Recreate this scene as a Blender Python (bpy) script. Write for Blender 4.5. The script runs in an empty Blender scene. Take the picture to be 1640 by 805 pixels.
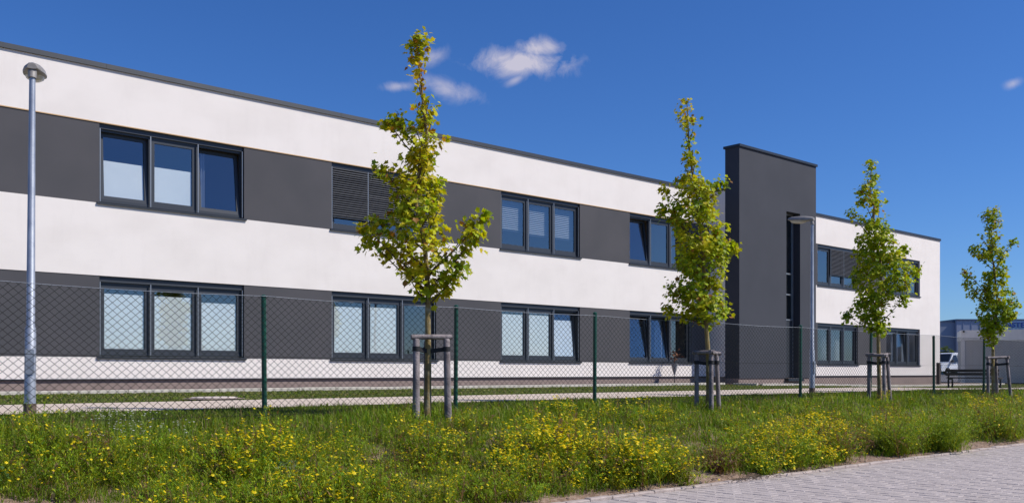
import bpy, math, random
import numpy as np
from mathutils import Vector, Matrix

# ------------------------------------------------------------------ camera, sky, sun, exposure
R = math.radians
scene = bpy.context.scene
C = scene.collection
EYE = 1.30                     # eye level above the paving, metres
AIM = R(48.66)                 # viewing direction, measured from the facade's direction (+X)

cam = bpy.data.cameras.new("camera")
cam.sensor_width = 36.0
cam.lens = 32.93
cam.shift_y = 0.118
cam.clip_start = 0.05
cam.clip_end = 3000
cam_o = bpy.data.objects.new("camera", cam)
C.objects.link(cam_o)
cam_o.location = (0, 0, EYE)
cam_o.rotation_euler = (R(90), 0, AIM - R(90))
scene.camera = cam_o

SUN_EL = R(46)
SUN_AZ = (0.63, -0.777)        # horizontal direction towards the sun
world = bpy.data.worlds.new("World")
scene.world = world
world.use_nodes = True
wn, wl = world.node_tree.nodes, world.node_tree.links
wn.clear()
sky = wn.new("ShaderNodeTexSky")
sky.sky_type = 'NISHITA'
sky.sun_disc = False
sky.sun_elevation = SUN_EL
sky.sun_rotation = math.atan2(SUN_AZ[0], SUN_AZ[1])
sky.altitude = 300
sky.air_density = 1.0
sky.dust_density = 0.35
sky.ozone_density = 4.0
hs = wn.new("ShaderNodeHueSaturation")
hs.inputs["Saturation"].default_value = 1.15
hs.inputs["Value"].default_value = 1.0
tint = wn.new("ShaderNodeMix")          # deep polarised blue, the same over the whole sky
tint.data_type = 'RGBA'
tint.blend_type = 'MULTIPLY'
tint.inputs["Factor"].default_value = 1.0
tint.inputs["B"].default_value = (0.61, 0.85, 1.26, 1)
wl.new(sky.outputs[0], hs.inputs["Color"])
wl.new(hs.outputs[0], tint.inputs["A"])
bg = wn.new("ShaderNodeBackground")
bg.inputs["Strength"].default_value = 0.094
out = wn.new("ShaderNodeOutputWorld")


def W(kind, **kw):
    n = wn.new(kind)
    for k, v in kw.items():
        setattr(n, k, v)
    return n


def wmath(op, a, b=None, clamp=False):
    n = W("ShaderNodeMath", operation=op, use_clamp=clamp)
    for i, v in enumerate((a, b)):
        if v is None:
            continue
        if isinstance(v, (int, float)):
            n.inputs[i].default_value = v
        else:
            wl.new(v, n.inputs[i])
    return n.outputs[0]


# three small fair weather clouds, fixed in the sky by their own direction
tc = W("ShaderNodeTexCoord")
noise = W("ShaderNodeTexNoise")
noise.inputs["Scale"].default_value = 30
noise.inputs["Detail"].default_value = 10
noise.inputs["Roughness"].default_value = 0.64
noise.inputs["Distortion"].default_value = 0.5
wl.new(tc.outputs["Generated"], noise.inputs["Vector"])
ca, sa = math.cos(AIM), math.sin(AIM)


def sky_dir(u, v):
    d = Vector((ca + sa * u, sa - ca * u, v))
    return d.normalized()


cloud_mask = None
# (u, v) slope of the centre, half width, half height, tilt, strength
for u, v, a, b, tilt, amt in ((0.012, 0.331, 0.066, 0.019, -0.03, 1.25), (0.028, 0.345, 0.034, 0.014, 0.0, 1.1),
                              (-0.070, 0.302, 0.042, 0.013, -0.25, 0.85), (-0.122, 0.305, 0.022, 0.007, 0.1, 0.6),
                              (-0.085, 0.336, 0.022, 0.010, 0.5, 0.55), (0.004, 0.312, 0.016, 0.006, 0.5, 0.5),
                              (0.535, 0.308, 0.010, 0.006, 0.2, 0.5)):
    c = sky_dir(u, v)
    rt = c.cross(Vector((0, 0, 1))).normalized()
    up = rt.cross(c).normalized()
    rt2 = rt * math.cos(tilt) + up * math.sin(tilt)
    up2 = up * math.cos(tilt) - rt * math.sin(tilt)
    terms = []
    for ax, s in ((rt2, a), (up2, b)):
        dp = W("ShaderNodeVectorMath", operation='DOT_PRODUCT')
        wl.new(tc.outputs["Generated"], dp.inputs[0])
        dp.inputs[1].default_value = ax / (s * 0.93)
        off = wmath('MULTIPLY', dp.outputs["Value"], dp.outputs["Value"])
        terms.append(off)
    r2 = wmath('ADD', terms[0], terms[1])
    fall = wmath('SUBTRACT', 1.0, wmath('SQRT', r2))
    fwd = W("ShaderNodeVectorMath", operation='DOT_PRODUCT')
    wl.new(tc.outputs["Generated"], fwd.inputs[0])
    fwd.inputs[1].default_value = c
    side = wmath('GREATER_THAN', fwd.outputs["Value"], 0.0)
    m = wmath('ADD', fall, wmath('MULTIPLY', wmath('SUBTRACT', noise.outputs["Fac"], 0.5), 2.5))
    m = wmath('MULTIPLY', m, wmath('MULTIPLY', wmath('MULTIPLY', wmath('MAXIMUM', wmath('ADD', fall, 0.35), 0.0), 1.0, True), amt))
    m = wmath('MULTIPLY', wmath('MULTIPLY', m, 1.05, True), side)
    cloud_mask = m if cloud_mask is None else wmath('MAXIMUM', cloud_mask, m)
cmix = W("ShaderNodeMix", data_type='RGBA')
wl.new(wmath('MULTIPLY', cloud_mask, 0.8), cmix.inputs["Factor"])
wl.new(tint.outputs["Result"], cmix.inputs["A"])
cmix.inputs["B"].default_value = (7.4, 6.9, 7.7, 1)
wl.new(cmix.outputs["Result"], bg.inputs["Color"])
wl.new(bg.outputs[0], out.inputs["Surface"])

sun = bpy.data.lights.new("sun", 'SUN')
sun.energy = 4.75
sun.angle = R(0.53)
sun.color = (1.0, 0.94, 0.855)
sun_o = bpy.data.objects.new("sun", sun)
C.objects.link(sun_o)
to_sun = Vector((SUN_AZ[0] * math.cos(SUN_EL), SUN_AZ[1] * math.cos(SUN_EL), math.sin(SUN_EL)))
sun_o.rotation_euler = to_sun.to_track_quat('Z', 'Y').to_euler()
sun_o.location = (20, -20, 40)

vs = scene.view_settings
vs.view_transform = 'Standard'
vs.look = 'None'
vs.exposure = 0.0
vs.gamma = 1.0
vs.use_curve_mapping = False
scene.cycles.max_bounces = 8
scene.cycles.transparent_max_bounces = 24
scene.cycles.caustics_reflective = False
scene.cycles.caustics_refractive = False

rng = np.random.default_rng(7)
random.seed(7)


# ------------------------------------------------------------------ materials
def new_mat(name):
    m = bpy.data.materials.new(name)
    m.use_nodes = True
    m.node_tree.nodes.clear()
    return m, m.node_tree.nodes, m.node_tree.links


def surf(name, col, rough=0.7, col2=None, scale=3.0, detail=5.0, bump=0.0, bscale=60.0, metal=0.0, spec=0.4,
         stretch=(1, 1, 1), lo=0.35, hi=0.65, col3=None, scale3=40.0, amt3=0.3):
    """Principled surface whose colour wanders between two or three tones, with fine relief."""
    m, n, l = new_mat(name)
    o = n.new("ShaderNodeOutputMaterial")
    p = n.new("ShaderNodeBsdfPrincipled")
    p.inputs["Roughness"].default_value = rough
    p.inputs["Metallic"].default_value = metal
    p.inputs["Specular IOR Level"].default_value = spec
    p.inputs["Base Color"].default_value = (*col, 1)
    l.new(p.outputs[0], o.inputs[0])
    g = n.new("ShaderNodeNewGeometry")
    mp = n.new("ShaderNodeMapping")
    mp.inputs["Scale"].default_value = stretch
    l.new(g.outputs["Position"], mp.inputs["Vector"])
    if col2:
        t = n.new("ShaderNodeTexNoise")
        t.inputs["Scale"].default_value = scale
        t.inputs["Detail"].default_value = detail
        l.new(mp.outputs[0], t.inputs["Vector"])
        r = n.new("ShaderNodeMapRange")
        r.inputs["From Min"].default_value = lo
        r.inputs["From Max"].default_value = hi
        l.new(t.outputs["Fac"], r.inputs["Value"])
        mx = n.new("ShaderNodeMix")
        mx.data_type = 'RGBA'
        mx.inputs["A"].default_value = (*col, 1)
        mx.inputs["B"].default_value = (*col2, 1)
        l.new(r.outputs[0], mx.inputs["Factor"])
        last = mx.outputs["Result"]
        if col3:
            t3 = n.new("ShaderNodeTexNoise")
            t3.inputs["Scale"].default_value = scale3
            t3.inputs["Detail"].default_value = 3
            l.new(g.outputs["Position"], t3.inputs["Vector"])
            r3 = n.new("ShaderNodeMapRange")
            r3.inputs["From Min"].default_value = 0.5
            r3.inputs["From Max"].default_value = 0.68
            r3.inputs["To Max"].default_value = amt3
            l.new(t3.outputs["Fac"], r3.inputs["Value"])
            m3 = n.new("ShaderNodeMix")
            m3.data_type = 'RGBA'
            l.new(last, m3.inputs["A"])
            m3.inputs["B"].default_value = (*col3, 1)
            l.new(r3.outputs[0], m3.inputs["Factor"])
            last = m3.outputs["Result"]
        l.new(last, p.inputs["Base Color"])
    if bump:
        tb = n.new("ShaderNodeTexNoise")
        tb.inputs["Scale"].default_value = bscale
        tb.inputs["Detail"].default_value = 4
        l.new(g.outputs["Position"], tb.inputs["Vector"])
        b = n.new("ShaderNodeBump")
        b.inputs["Strength"].default_value = bump
        b.inputs["Distance"].default_value = 0.02
        l.new(tb.outputs["Fac"], b.inputs["Height"])
        l.new(b.outputs[0], p.inputs["Normal"])
    return m


def leafy(name, transl=0.35, rough=0.55, gain=1.0):
    """Foliage: colour stored per leaf, some light passes through the blade."""
    m, n, l = new_mat(name)
    o = n.new("ShaderNodeOutputMaterial")
    at = n.new("ShaderNodeAttribute")
    at.attribute_name = "Col"
    p = n.new("ShaderNodeBsdfPrincipled")
    p.inputs["Roughness"].default_value = rough
    p.inputs["Specular IOR Level"].default_value = 0.3
    l.new(at.outputs["Color"], p.inputs["Base Color"])
    t = n.new("ShaderNodeBsdfTranslucent")
    mul = n.new("ShaderNodeMix")
    mul.data_type = 'RGBA'
    mul.blend_type = 'MULTIPLY'
    mul.inputs["Factor"].default_value = 1.0
    mul.inputs["B"].default_value = (1.25, 1.2, 0.45, 1)
    l.new(at.outputs["Color"], mul.inputs["A"])
    l.new(mul.outputs["Result"], t.inputs["Color"])
    mx = n.new("ShaderNodeMixShader")
    mx.inputs[0].default_value = transl
    l.new(p.outputs[0], mx.inputs[1])
    l.new(t.outputs[0], mx.inputs[2])
    l.new(mx.outputs[0], o.inputs[0])
    return m


def glassy(name, f0=0.18, tint=(0.90, 0.94, 0.95)):
    m, n, l = new_mat(name)
    o = n.new("ShaderNodeOutputMaterial")
    lw = n.new("ShaderNodeLayerWeight")       # the same from both sides of the pane
    lw.inputs["Blend"].default_value = 0.5
    pw = n.new("ShaderNodeMath")
    pw.operation = 'POWER'
    l.new(lw.outputs["Facing"], pw.inputs[0])
    pw.inputs[1].default_value = 4.0
    f = n.new("ShaderNodeMath")
    f.operation = 'MULTIPLY_ADD'
    l.new(pw.outputs[0], f.inputs[0])
    f.inputs[1].default_value = 1 - f0
    f.inputs[2].default_value = f0
    t = n.new("ShaderNodeBsdfTransparent")
    t.inputs["Color"].default_value = (*tint, 1)
    g = n.new("ShaderNodeBsdfGlossy")
    g.inputs["Roughness"].default_value = 0.0
    g.inputs["Color"].default_value = (0.93, 0.96, 1, 1)
    geo = n.new("ShaderNodeNewGeometry")
    ns = n.new("ShaderNodeTexNoise")
    ns.inputs["Scale"].default_value = 1.4
    ns.inputs["Detail"].default_value = 1
    l.new(geo.outputs["Position"], ns.inputs["Vector"])
    b = n.new("ShaderNodeBump")
    b.inputs["Strength"].default_value = 0.05
    b.inputs["Distance"].default_value = 0.03
    l.new(ns.outputs["Fac"], b.inputs["Height"])
    l.new(b.outputs[0], g.inputs["Normal"])
    mx = n.new("ShaderNodeMixShader")
    l.new(f.outputs[0], mx.inputs[0])
    l.new(t.outputs[0], mx.inputs[1])
    l.new(g.outputs[0], mx.inputs[2])
    l.new(mx.outputs[0], o.inputs[0])
    return m


M = {}
M['white'] = surf('white_render', (0.83, 0.775, 0.73), 0.9, (0.77, 0.715, 0.67), 0.9, 7, 0.12, 140, stretch=(1, 1, 1.6), lo=0.4, hi=0.75)
def add_streaks(m, dirt, amt):
    n, l = m.node_tree.nodes, m.node_tree.links
    p = next(q for q in n if q.type == 'BSDF_PRINCIPLED')
    src = p.inputs["Base Color"].links[0].from_socket
    g = n.new("ShaderNodeNewGeometry")
    mp = n.new("ShaderNodeMapping")
    mp.inputs["Scale"].default_value = (2.2, 2.2, 0.5)
    l.new(g.outputs["Position"], mp.inputs["Vector"])
    t = n.new("ShaderNodeTexNoise")
    t.inputs["Scale"].default_value = 1.6
    t.inputs["Detail"].default_value = 6
    t.inputs["Roughness"].default_value = 0.65
    l.new(mp.outputs[0], t.inputs["Vector"])
    r_ = n.new("ShaderNodeMapRange")
    r_.inputs["From Min"].default_value = 0.52
    r_.inputs["From Max"].default_value = 0.8
    r_.inputs["To Max"].default_value = amt
    l.new(t.outputs["Fac"], r_.inputs["Value"])
    mx = n.new("ShaderNodeMix")
    mx.data_type = 'RGBA'
    l.new(src, mx.inputs["A"])
    mx.inputs["B"].default_value = (*dirt, 1)
    l.new(r_.outputs[0], mx.inputs["Factor"])
    l.new(mx.outputs["Result"], p.inputs["Base Color"])


add_streaks(M['white'], (0.62, 0.57, 0.53), 0.20)
M['dark'] = surf('anthracite_render', (0.078, 0.076, 0.084), 0.85, (0.066, 0.066, 0.074), 0.8, 6, 0.14, 140)
M['tower'] = surf('tower_render', (0.052, 0.056, 0.070), 0.85, (0.045, 0.049, 0.062), 0.8, 6, 0.14, 140)
M['plinth'] = surf('brown_plinth', (0.29, 0.225, 0.20), 0.9, (0.24, 0.185, 0.165), 3, 6, 0.2, 80)
M['capmetal'] = surf('dark_coping_metal', (0.028, 0.034, 0.043), 0.45, (0.034, 0.040, 0.050), 2, 3, metal=0.2)
M['frame'] = surf('anthracite_frame', (0.040, 0.046, 0.056), 0.42, spec=0.45)
M['rail'] = surf('aluminium_rail', (0.30, 0.32, 0.34), 0.4, metal=0.6)
M['slat'] = surf('blind_slat_grey', (0.058, 0.064, 0.080), 0.42, metal=0.25)
M['slat_inside'] = surf('inner_blind_slat', (0.30, 0.32, 0.36), 0.5)
M['glass'] = glassy('window_glass')
M['film'] = surf('frosted_film', (0.80, 0.82, 0.80), 0.6, (0.74, 0.765, 0.755), 1.5, 3)
M['trim'] = surf('tan_edge_profile', (0.55, 0.36, 0.18), 0.6)  # sunlight on the band's lower edge is put into this tan
M['room'] = surf('room_wall_paint', (0.50, 0.44, 0.37), 0.9)
M['roomfloor'] = surf('room_floor', (0.22, 0.18, 0.15), 0.6)
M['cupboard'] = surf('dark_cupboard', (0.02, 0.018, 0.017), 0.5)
M['curtain'] = surf('grey_curtain', (0.34, 0.37, 0.42), 0.9, (0.28, 0.30, 0.35), 6, 3)
M['soil'] = None
M['path'] = surf('path_concrete', (0.62, 0.52, 0.43), 0.9, (0.55, 0.455, 0.375), 2.5, 6, 0.25, 50, col3=(0.30, 0.26, 0.22), scale3=14, amt3=0.35)
M['edging'] = surf('edging_concrete', (0.60, 0.55, 0.48), 0.9, (0.48, 0.44, 0.38), 5, 5, 0.2, 60)
M['gravel'] = surf('brown_gravel', (0.27, 0.20, 0.165), 0.95, (0.19, 0.145, 0.12), 30, 5, 0.8, 45)
M['paver1'] = surf('paver_grey', (0.445, 0.39, 0.365), 0.9, (0.39, 0.34, 0.318), 4, 6, 0.3, 70, col3=(0.24, 0.20, 0.19), scale3=22, amt3=0.4)
M['paver2'] = surf('paver_light', (0.47, 0.41, 0.385), 0.9, (0.41, 0.36, 0.338), 4, 6, 0.3, 70, col3=(0.26, 0.22, 0.21), scale3=22, amt3=0.4)
M['paver3'] = surf('paver_dark', (0.405, 0.355, 0.333), 0.9, (0.44, 0.385, 0.36), 4, 6, 0.3, 70, col3=(0.22, 0.19, 0.18), scale3=22, amt3=0.4)
M['joint'] = surf('joint_sand', (0.33, 0.275, 0.24), 0.95, (0.24, 0.20, 0.17), 9, 5, 0.4, 50)
M['kerb'] = surf('kerb_concrete', (0.48, 0.40, 0.36), 0.9, (0.37, 0.31, 0.28), 6, 6, 0.3, 60, col3=(0.20, 0.16, 0.13), scale3=16, amt3=0.5)
M['galv'] = surf('galvanised_steel', (0.42, 0.45, 0.50), 0.5, (0.30, 0.33, 0.39), 9, 4, 0.08, 60, metal=0.55, stretch=(1, 1, 0.5))
M['lamphead'] = surf('lamp_head_grey', (0.30, 0.28, 0.26), 0.5, (0.22, 0.205, 0.19), 8, 4)
M['lampglass'] = surf('lamp_bowl_plastic', (0.55, 0.53, 0.48), 0.25)
M['rust'] = surf('rusty_base', (0.10, 0.075, 0.06), 0.8, (0.17, 0.12, 0.09), 14, 4)
M['postgreen'] = surf('green_post_coating', (0.006, 0.075, 0.045), 0.38, (0.006, 0.055, 0.035), 8, 3)
M['wire'] = surf('fence_wire', (0.014, 0.017, 0.016), 0.7, spec=0.12)
M['wood'] = surf('weathered_stake_wood', (0.30, 0.26, 0.26), 0.9, (0.17, 0.145, 0.145), 14, 6, 0.6, 40, stretch=(1, 1, 0.22), col3=(0.09, 0.075, 0.075), scale3=9, amt3=0.7)
M['strap'] = surf('black_strap', (0.018, 0.018, 0.02), 0.7)
M['bark'] = surf('maple_bark', (0.17, 0.125, 0.055), 0.9, (0.27, 0.20, 0.075), 9, 6, 0.5, 35, stretch=(1, 1, 0.5), col3=(0.36, 0.33, 0.22), scale3=11, amt3=0.6)
M['twig'] = surf('maple_twig', (0.10, 0.07, 0.045), 0.85)
M['leaf'] = leafy('maple_leaf', 0.38)
M['weed'] = leafy('weed_leaf', 0.34)
M['flower'] = leafy('yellow_petal', 0.25)
M['asphalt'] = surf('asphalt', (0.16, 0.15, 0.155), 0.9, (0.12, 0.115, 0.12), 4, 5, 0.3, 60)
M['container'] = surf('container_panel', (0.52, 0.49, 0.46), 0.6, (0.47, 0.445, 0.42), 1.2, 4)
M['containerwhite'] = surf('container_trim', (0.78, 0.74, 0.70), 0.55, (0.70, 0.66, 0.62), 2, 4)
M['containerdark'] = surf('container_window', (0.03, 0.035, 0.045), 0.2)
M['hall'] = surf('blue_cladding', (0.30, 0.335, 0.44), 0.6, (0.28, 0.31, 0.41), 0.3, 3)
M['hall2'] = surf('slate_blue_cladding', (0.24, 0.28, 0.365), 0.6, (0.22, 0.26, 0.34), 0.3, 3)
M['halltrim'] = surf('hall_roof_trim', (0.07, 0.10, 0.17), 0.5)
M['signband'] = surf('sign_band_blue', (0.34, 0.45, 0.58), 0.5)
M['letter'] = surf('blue_lettering', (0.015, 0.06, 0.30), 0.5)
M['carpaint'] = surf('white_car_paint', (0.74, 0.76, 0.78), 0.25, spec=0.5)
M['carglass'] = surf('car_glass', (0.02, 0.025, 0.03), 0.08, spec=0.8)
M['rubber'] = surf('black_rubber', (0.02, 0.02, 0.02), 0.8)
M['bumper'] = surf('dark_plastic', (0.035, 0.035, 0.038), 0.6)
M['headlamp'] = surf('headlamp_lens', (0.6, 0.62, 0.64), 0.1)
M['benchwood'] = surf('dark_bench_wood', (0.045, 0.038, 0.036), 0.7, (0.07, 0.058, 0.052), 10, 5)
M['darkpost'] = surf('dark_wood_post', (0.10, 0.075, 0.065), 0.85, (0.06, 0.045, 0.04), 12, 5)
M['planter'] = surf('grey_cone_planter', (0.28, 0.28, 0.29), 0.6)
M['blackmetal'] = surf('black_metal', (0.015, 0.015, 0.017), 0.5)
M['drybloom'] = surf('dried_bloom', (0.25, 0.11, 0.05), 0.9, (0.12, 0.05, 0.03), 30, 4)
M['manhole'] = surf('pale_manhole_concrete', (0.62, 0.54, 0.48), 0.9, (0.5, 0.42, 0.37), 9, 4)


def ground_material():
    """Soil in the weed strip, mown lawn behind the fence, each with its own mottling."""
    m, n, l = new_mat('ground_soil_and_lawn')
    o = n.new("ShaderNodeOutputMaterial")
    p = n.new("ShaderNodeBsdfPrincipled")
    p.inputs["Roughness"].default_value = 0.95
    p.inputs["Specular IOR Level"].default_value = 0.1
    l.new(p.outputs[0], o.inputs[0])
    g = n.new("ShaderNodeNewGeometry")

    def noise_mix(a, b, scale, detail, lo=0.4, hi=0.62):
        t = n.new("ShaderNodeTexNoise")
        t.inputs["Scale"].default_value = scale
        t.inputs["Detail"].default_value = detail
        l.new(g.outputs["Position"], t.inputs["Vector"])
        r = n.new("ShaderNodeMapRange")
        r.inputs["From Min"].default_value = lo
        r.inputs["From Max"].default_value = hi
        l.new(t.outputs["Fac"], r.inputs["Value"])
        mx = n.new("ShaderNodeMix")
        mx.data_type = 'RGBA'
        for k, v in (("A", a), ("B", b)):
            if isinstance(v, tuple):
                mx.inputs[k].default_value = (*v, 1)
            else:
                l.new(v, mx.inputs[k])
        l.new(r.outputs[0], mx.inputs["Factor"])
        return mx.outputs["Result"], t.outputs["Fac"]
    soil, _ = noise_mix((0.27, 0.185, 0.135), (0.17, 0.115, 0.08), 5, 7)
    soil, h1 = noise_mix(soil, (0.34, 0.26, 0.20), 28, 4, 0.52, 0.66)
    lawn, _ = noise_mix((0.085, 0.105, 0.028), (0.125, 0.125, 0.042), 1.1, 7)
    lawn, _ = noise_mix(lawn, (0.16, 0.125, 0.065), 0.7, 8, 0.54, 0.74)
    lawn, _ = noise_mix(lawn, (0.05, 0.07, 0.016), 35, 3, 0.45, 0.6)
    sx = n.new("ShaderNodeSeparateXYZ")
    l.new(g.outputs["Position"], sx.inputs[0])
    t = n.new("ShaderNodeTexNoise")
    t.inputs["Scale"].default_value = 1.2
    t.inputs["Detail"].default_value = 5
    l.new(g.outputs["Position"], t.inputs["Vector"])
    md = n.new("ShaderNodeMath")
    md.operation = 'MULTIPLY_ADD'
    l.new(t.outputs["Fac"], md.inputs[0])
    md.inputs[1].default_value = 2.4
    l.new(sx.outputs["Y"], md.inputs[2])
    r = n.new("ShaderNodeMapRange")
    r.inputs["From Min"].default_value = 9.6
    r.inputs["From Max"].default_value = 10.8
    l.new(md.outputs[0], r.inputs["Value"])
    mx = n.new("ShaderNodeMix")
    mx.data_type = 'RGBA'
    l.new(soil, mx.inputs["A"])
    l.new(lawn, mx.inputs["B"])
    l.new(r.outputs[0], mx.inputs["Factor"])
    l.new(mx.outputs["Result"], p.inputs["Base Color"])
    b = n.new("ShaderNodeBump")
    b.inputs["Strength"].default_value = 0.7
    b.inputs["Distance"].default_value = 0.03
    l.new(h1, b.inputs["Height"])
    l.new(b.outputs[0], p.inputs["Normal"])
    return m


M['ground'] = ground_material()


# ------------------------------------------------------------------ mesh helpers
class MB:
    def __init__(self):
        self.v, self.f = [], []

    def add(self, vs_, fs_):
        o = len(self.v)
        self.v += [tuple(p) for p in vs_]
        self.f += [tuple(i + o for i in q) for q in fs_]
        return self

    def box(self, x0, x1, y0, y1, z0, z1):
        vs_ = [(x, y, z) for z in (z0, z1) for y in (y0, y1) for x in (x0, x1)]
        return self.add(vs_, [(0, 2, 3, 1), (4, 5, 7, 6), (0, 1, 5, 4), (2, 6, 7, 3), (0, 4, 6, 2), (1, 3, 7, 5)])

    def cbox(self, x0, x1, y0, y1, z0, z1, c):
        """Box whose upper edges are chamfered by c."""
        vs_ = [(x0, y0, z0), (x1, y0, z0), (x1, y1, z0), (x0, y1, z0),
               (x0, y0, z1 - c), (x1, y0, z1 - c), (x1, y1, z1 - c), (x0, y1, z1 - c),
               (x0 + c, y0 + c, z1), (x1 - c, y0 + c, z1), (x1 - c, y1 - c, z1), (x0 + c, y1 - c, z1)]
        fs_ = [(8, 9, 10, 11)]
        for i in range(4):
            j = (i + 1) % 4
            fs_ += [(i, j, j + 4, i + 4), (i + 4, j + 4, j + 8, i + 8)]
        return self.add(vs_, fs_)

    def tube(self, pts, rad, n=8, caps=True):
        pts = [Vector(p) for p in pts]
        if isinstance(rad, (int, float)):
            rad = [rad] * len(pts)
        o = len(self.v)
        for i, p in enumerate(pts):
            d = (pts[min(i + 1, len(pts) - 1)] - pts[max(i - 1, 0)]).normalized()
            a = Vector((1, 0, 0)) if abs(d.x) < 0.9 else Vector((0, 1, 0))
            u = d.cross(a).normalized()
            w = d.cross(u)
            for k in range(n):
                t = 2 * math.pi * k / n
                self.v.append(tuple(p + (u * math.cos(t) + w * math.sin(t)) * rad[i]))
        for i in range(len(pts) - 1):
            for k in range(n):
                k2 = (k + 1) % n
                self.f.append((o + i * n + k, o + i * n + k2, o + (i + 1) * n + k2, o + (i + 1) * n + k))
        if caps:
            self.f.append(tuple(o + k for k in range(n))[::-1])
            self.f.append(tuple(o + (len(pts) - 1) * n + k for k in range(n)))
        return self

    def prism(self, prof, y0, y1, in0=None):
        """Outline in x,z pushed from y0 to y1; in0: inward offset for each outline point at both sides."""
        n = len(prof)
        in0 = in0 or [0] * n
        vs_ = [(x, y0 + d, z) for (x, z), d in zip(prof, in0)] + [(x, y1 - d, z) for (x, z), d in zip(prof, in0)]
        fs_ = [tuple(range(n)), tuple(range(2 * n - 1, n - 1, -1))]
        for i in range(n):
            j = (i + 1) % n
            fs_.append((i, i + n, j + n, j))
        return self.add(vs_, fs_)

    def mesh(self, name):
        me = bpy.data.meshes.new(name)
        me.from_pydata(self.v, [], self.f)
        me.update()
        return me

    def build(self, name, mat, parent=None, smooth=False, loc=None):
        me = self.mesh(name)
        me.materials.append(M[mat] if isinstance(mat, str) else mat)
        if smooth:
            me.polygons.foreach_set("use_smooth", [True] * len(me.polygons))
            me.set_sharp_from_angle(angle=R(40))
        return link(name, me, parent, loc)


def link(name, me, parent=None, loc=None):
    o = bpy.data.objects.new(name, me)
    C.objects.link(o)
    if parent is not None:
        o.parent = parent
    if loc is not None:
        o.location = loc
    return o


def fast_mesh(name, verts, quads=None, tris=None, cols=None, mat=None):
    """Large mesh from arrays; cols is one colour for each vertex."""
    me = bpy.data.meshes.new(name)
    verts = np.asarray(verts, dtype=np.float32)
    idx, starts, pos = [], [], 0
    if quads is not None and len(quads):
        q = np.asarray(quads, dtype=np.int32)
        idx.append(q.ravel())
        starts.append(np.arange(len(q), dtype=np.int32) * 4)
        pos = len(q) * 4
    if tris is not None and len(tris):
        t = np.asarray(tris, dtype=np.int32)
        idx.append(t.ravel())
        starts.append(np.arange(len(t), dtype=np.int32) * 3 + pos)
    idx, starts = np.concatenate(idx), np.concatenate(starts)
    me.vertices.add(len(verts))
    me.vertices.foreach_set("co", verts.ravel())
    me.loops.add(len(idx))
    me.loops.foreach_set("vertex_index", idx)
    me.polygons.add(len(starts))
    me.polygons.foreach_set("loop_start", starts)
    if cols is not None:
        a = me.color_attributes.new("Col", 'FLOAT_COLOR', 'POINT')
        c4 = np.ones((len(verts), 4), dtype=np.float32)
        c4[:, :3] = cols
        a.data.foreach_set("color", c4.ravel())
    me.update(calc_edges=True)
    if mat:
        me.materials.append(M[mat])
    return me


def tag(o, label=None, cat=None, group=None, kind=None):
    for k, v in (("label", label), ("category", cat), ("group", group), ("kind", kind)):
        if v:
            o[k] = v
    return o


def empty(name, loc, rz=0.0):
    o = bpy.data.objects.new(name, None)
    C.objects.link(o)
    o.location = loc
    o.rotation_euler = (0, 0, rz)
    o.empty_display_size = 0.2
    return o


# ------------------------------------------------------------------ terrain
def sstep(a, b, x):
    t = np.clip((x - a) / (b - a), 0, 1)
    return t * t * (3 - 2 * t)


PROF_Y = np.array([-1000, 6.66, 6.80, 8.0, 9.0, 10.0, 10.55, 21.67, 26.0, 36.0, 60.0, 1500.0])
PROF_H = np.array([-1.40, -1.40, -1.285, -1.06, -0.80, -0.61, -0.563, -0.42, -0.42, -0.30, -0.30, -0.30])


def ground_z(x, y):
    """Height of the ground above the paving level (z = 0)."""
    x, y = np.asarray(x, float), np.asarray(y, float)
    h = np.interp(y, PROF_Y, PROF_H)
    h = h - 0.15 * sstep(27, 40, x) * sstep(9.5, 12, y) * (1 - sstep(26, 36, y))
    bank = sstep(6.75, 7.3, y) * (1 - sstep(10.2, 12.0, y))
    wob = np.sin(x * 1.7 + y * 0.9) * 0.022 + np.sin(x * 3.3 - y * 2.1 + 1.0) * 0.016 + np.sin(x * 0.63 + 2.0) * 0.03
    return EYE + h + bank * wob


def gz(x, y):
    return float(ground_z(x, y))


def grid(name, xs, ys, zf, mat, dz=0.0, parent=None):
    X, Y = np.meshgrid(np.asarray(xs, float), np.asarray(ys, float))
    Z = zf(X, Y) + dz
    nx, ny = len(xs), len(ys)
    v = np.stack([X.ravel(), Y.ravel(), Z.ravel()], 1)
    i = (np.arange(ny - 1)[:, None] * nx + np.arange(nx - 1)[None, :]).ravel()
    q = np.stack([i, i + 1, i + nx + 1, i + nx], 1)
    me = fast_mesh(name, v, quads=q, mat=mat)
    return link(name, me, parent)


gx = np.concatenate([[-900, -300, -100, -40, -20], np.arange(-12, 50, 0.25), np.arange(50, 110, 5), [150, 300, 800, 1500]])
gy = np.concatenate([[-900, -300, -60, -10], [6.66, 6.80], np.arange(6.95, 11.5, 0.18), np.arange(11.6, 21.7, 0.9), [21.67, 23, 26, 28, 31, 34, 36, 45, 60, 100, 200, 500, 1500]])
tag(grid("ground", gx, gy, ground_z, 'ground'), kind='structure')

# footpath behind the fence, gravel strip along the wall, edging stones
px_ = np.arange(-12, 60.1, 1.0)
path = tag(grid("footpath", px_, np.linspace(12.6, 15.2, 6), ground_z, 'path', 0.03), kind='structure')
gravel = tag(grid("gravel_strip", np.arange(-12, 28.1, 1.0), np.linspace(20.32, 21.66, 3), ground_z, 'gravel', 0.025), kind='structure')
gravel2 = tag(grid("gravel_bed", np.arange(28.2, 50.3, 1.0), np.linspace(18.9, 21.62, 4), ground_z, 'gravel', 0.03), kind='structure')
st = MB().cbox(0.0, 0.985, -0.05, 0.05, -0.10, 0.075, 0.012).mesh("edging_stone")
st.materials.append(M['edging'])


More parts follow.
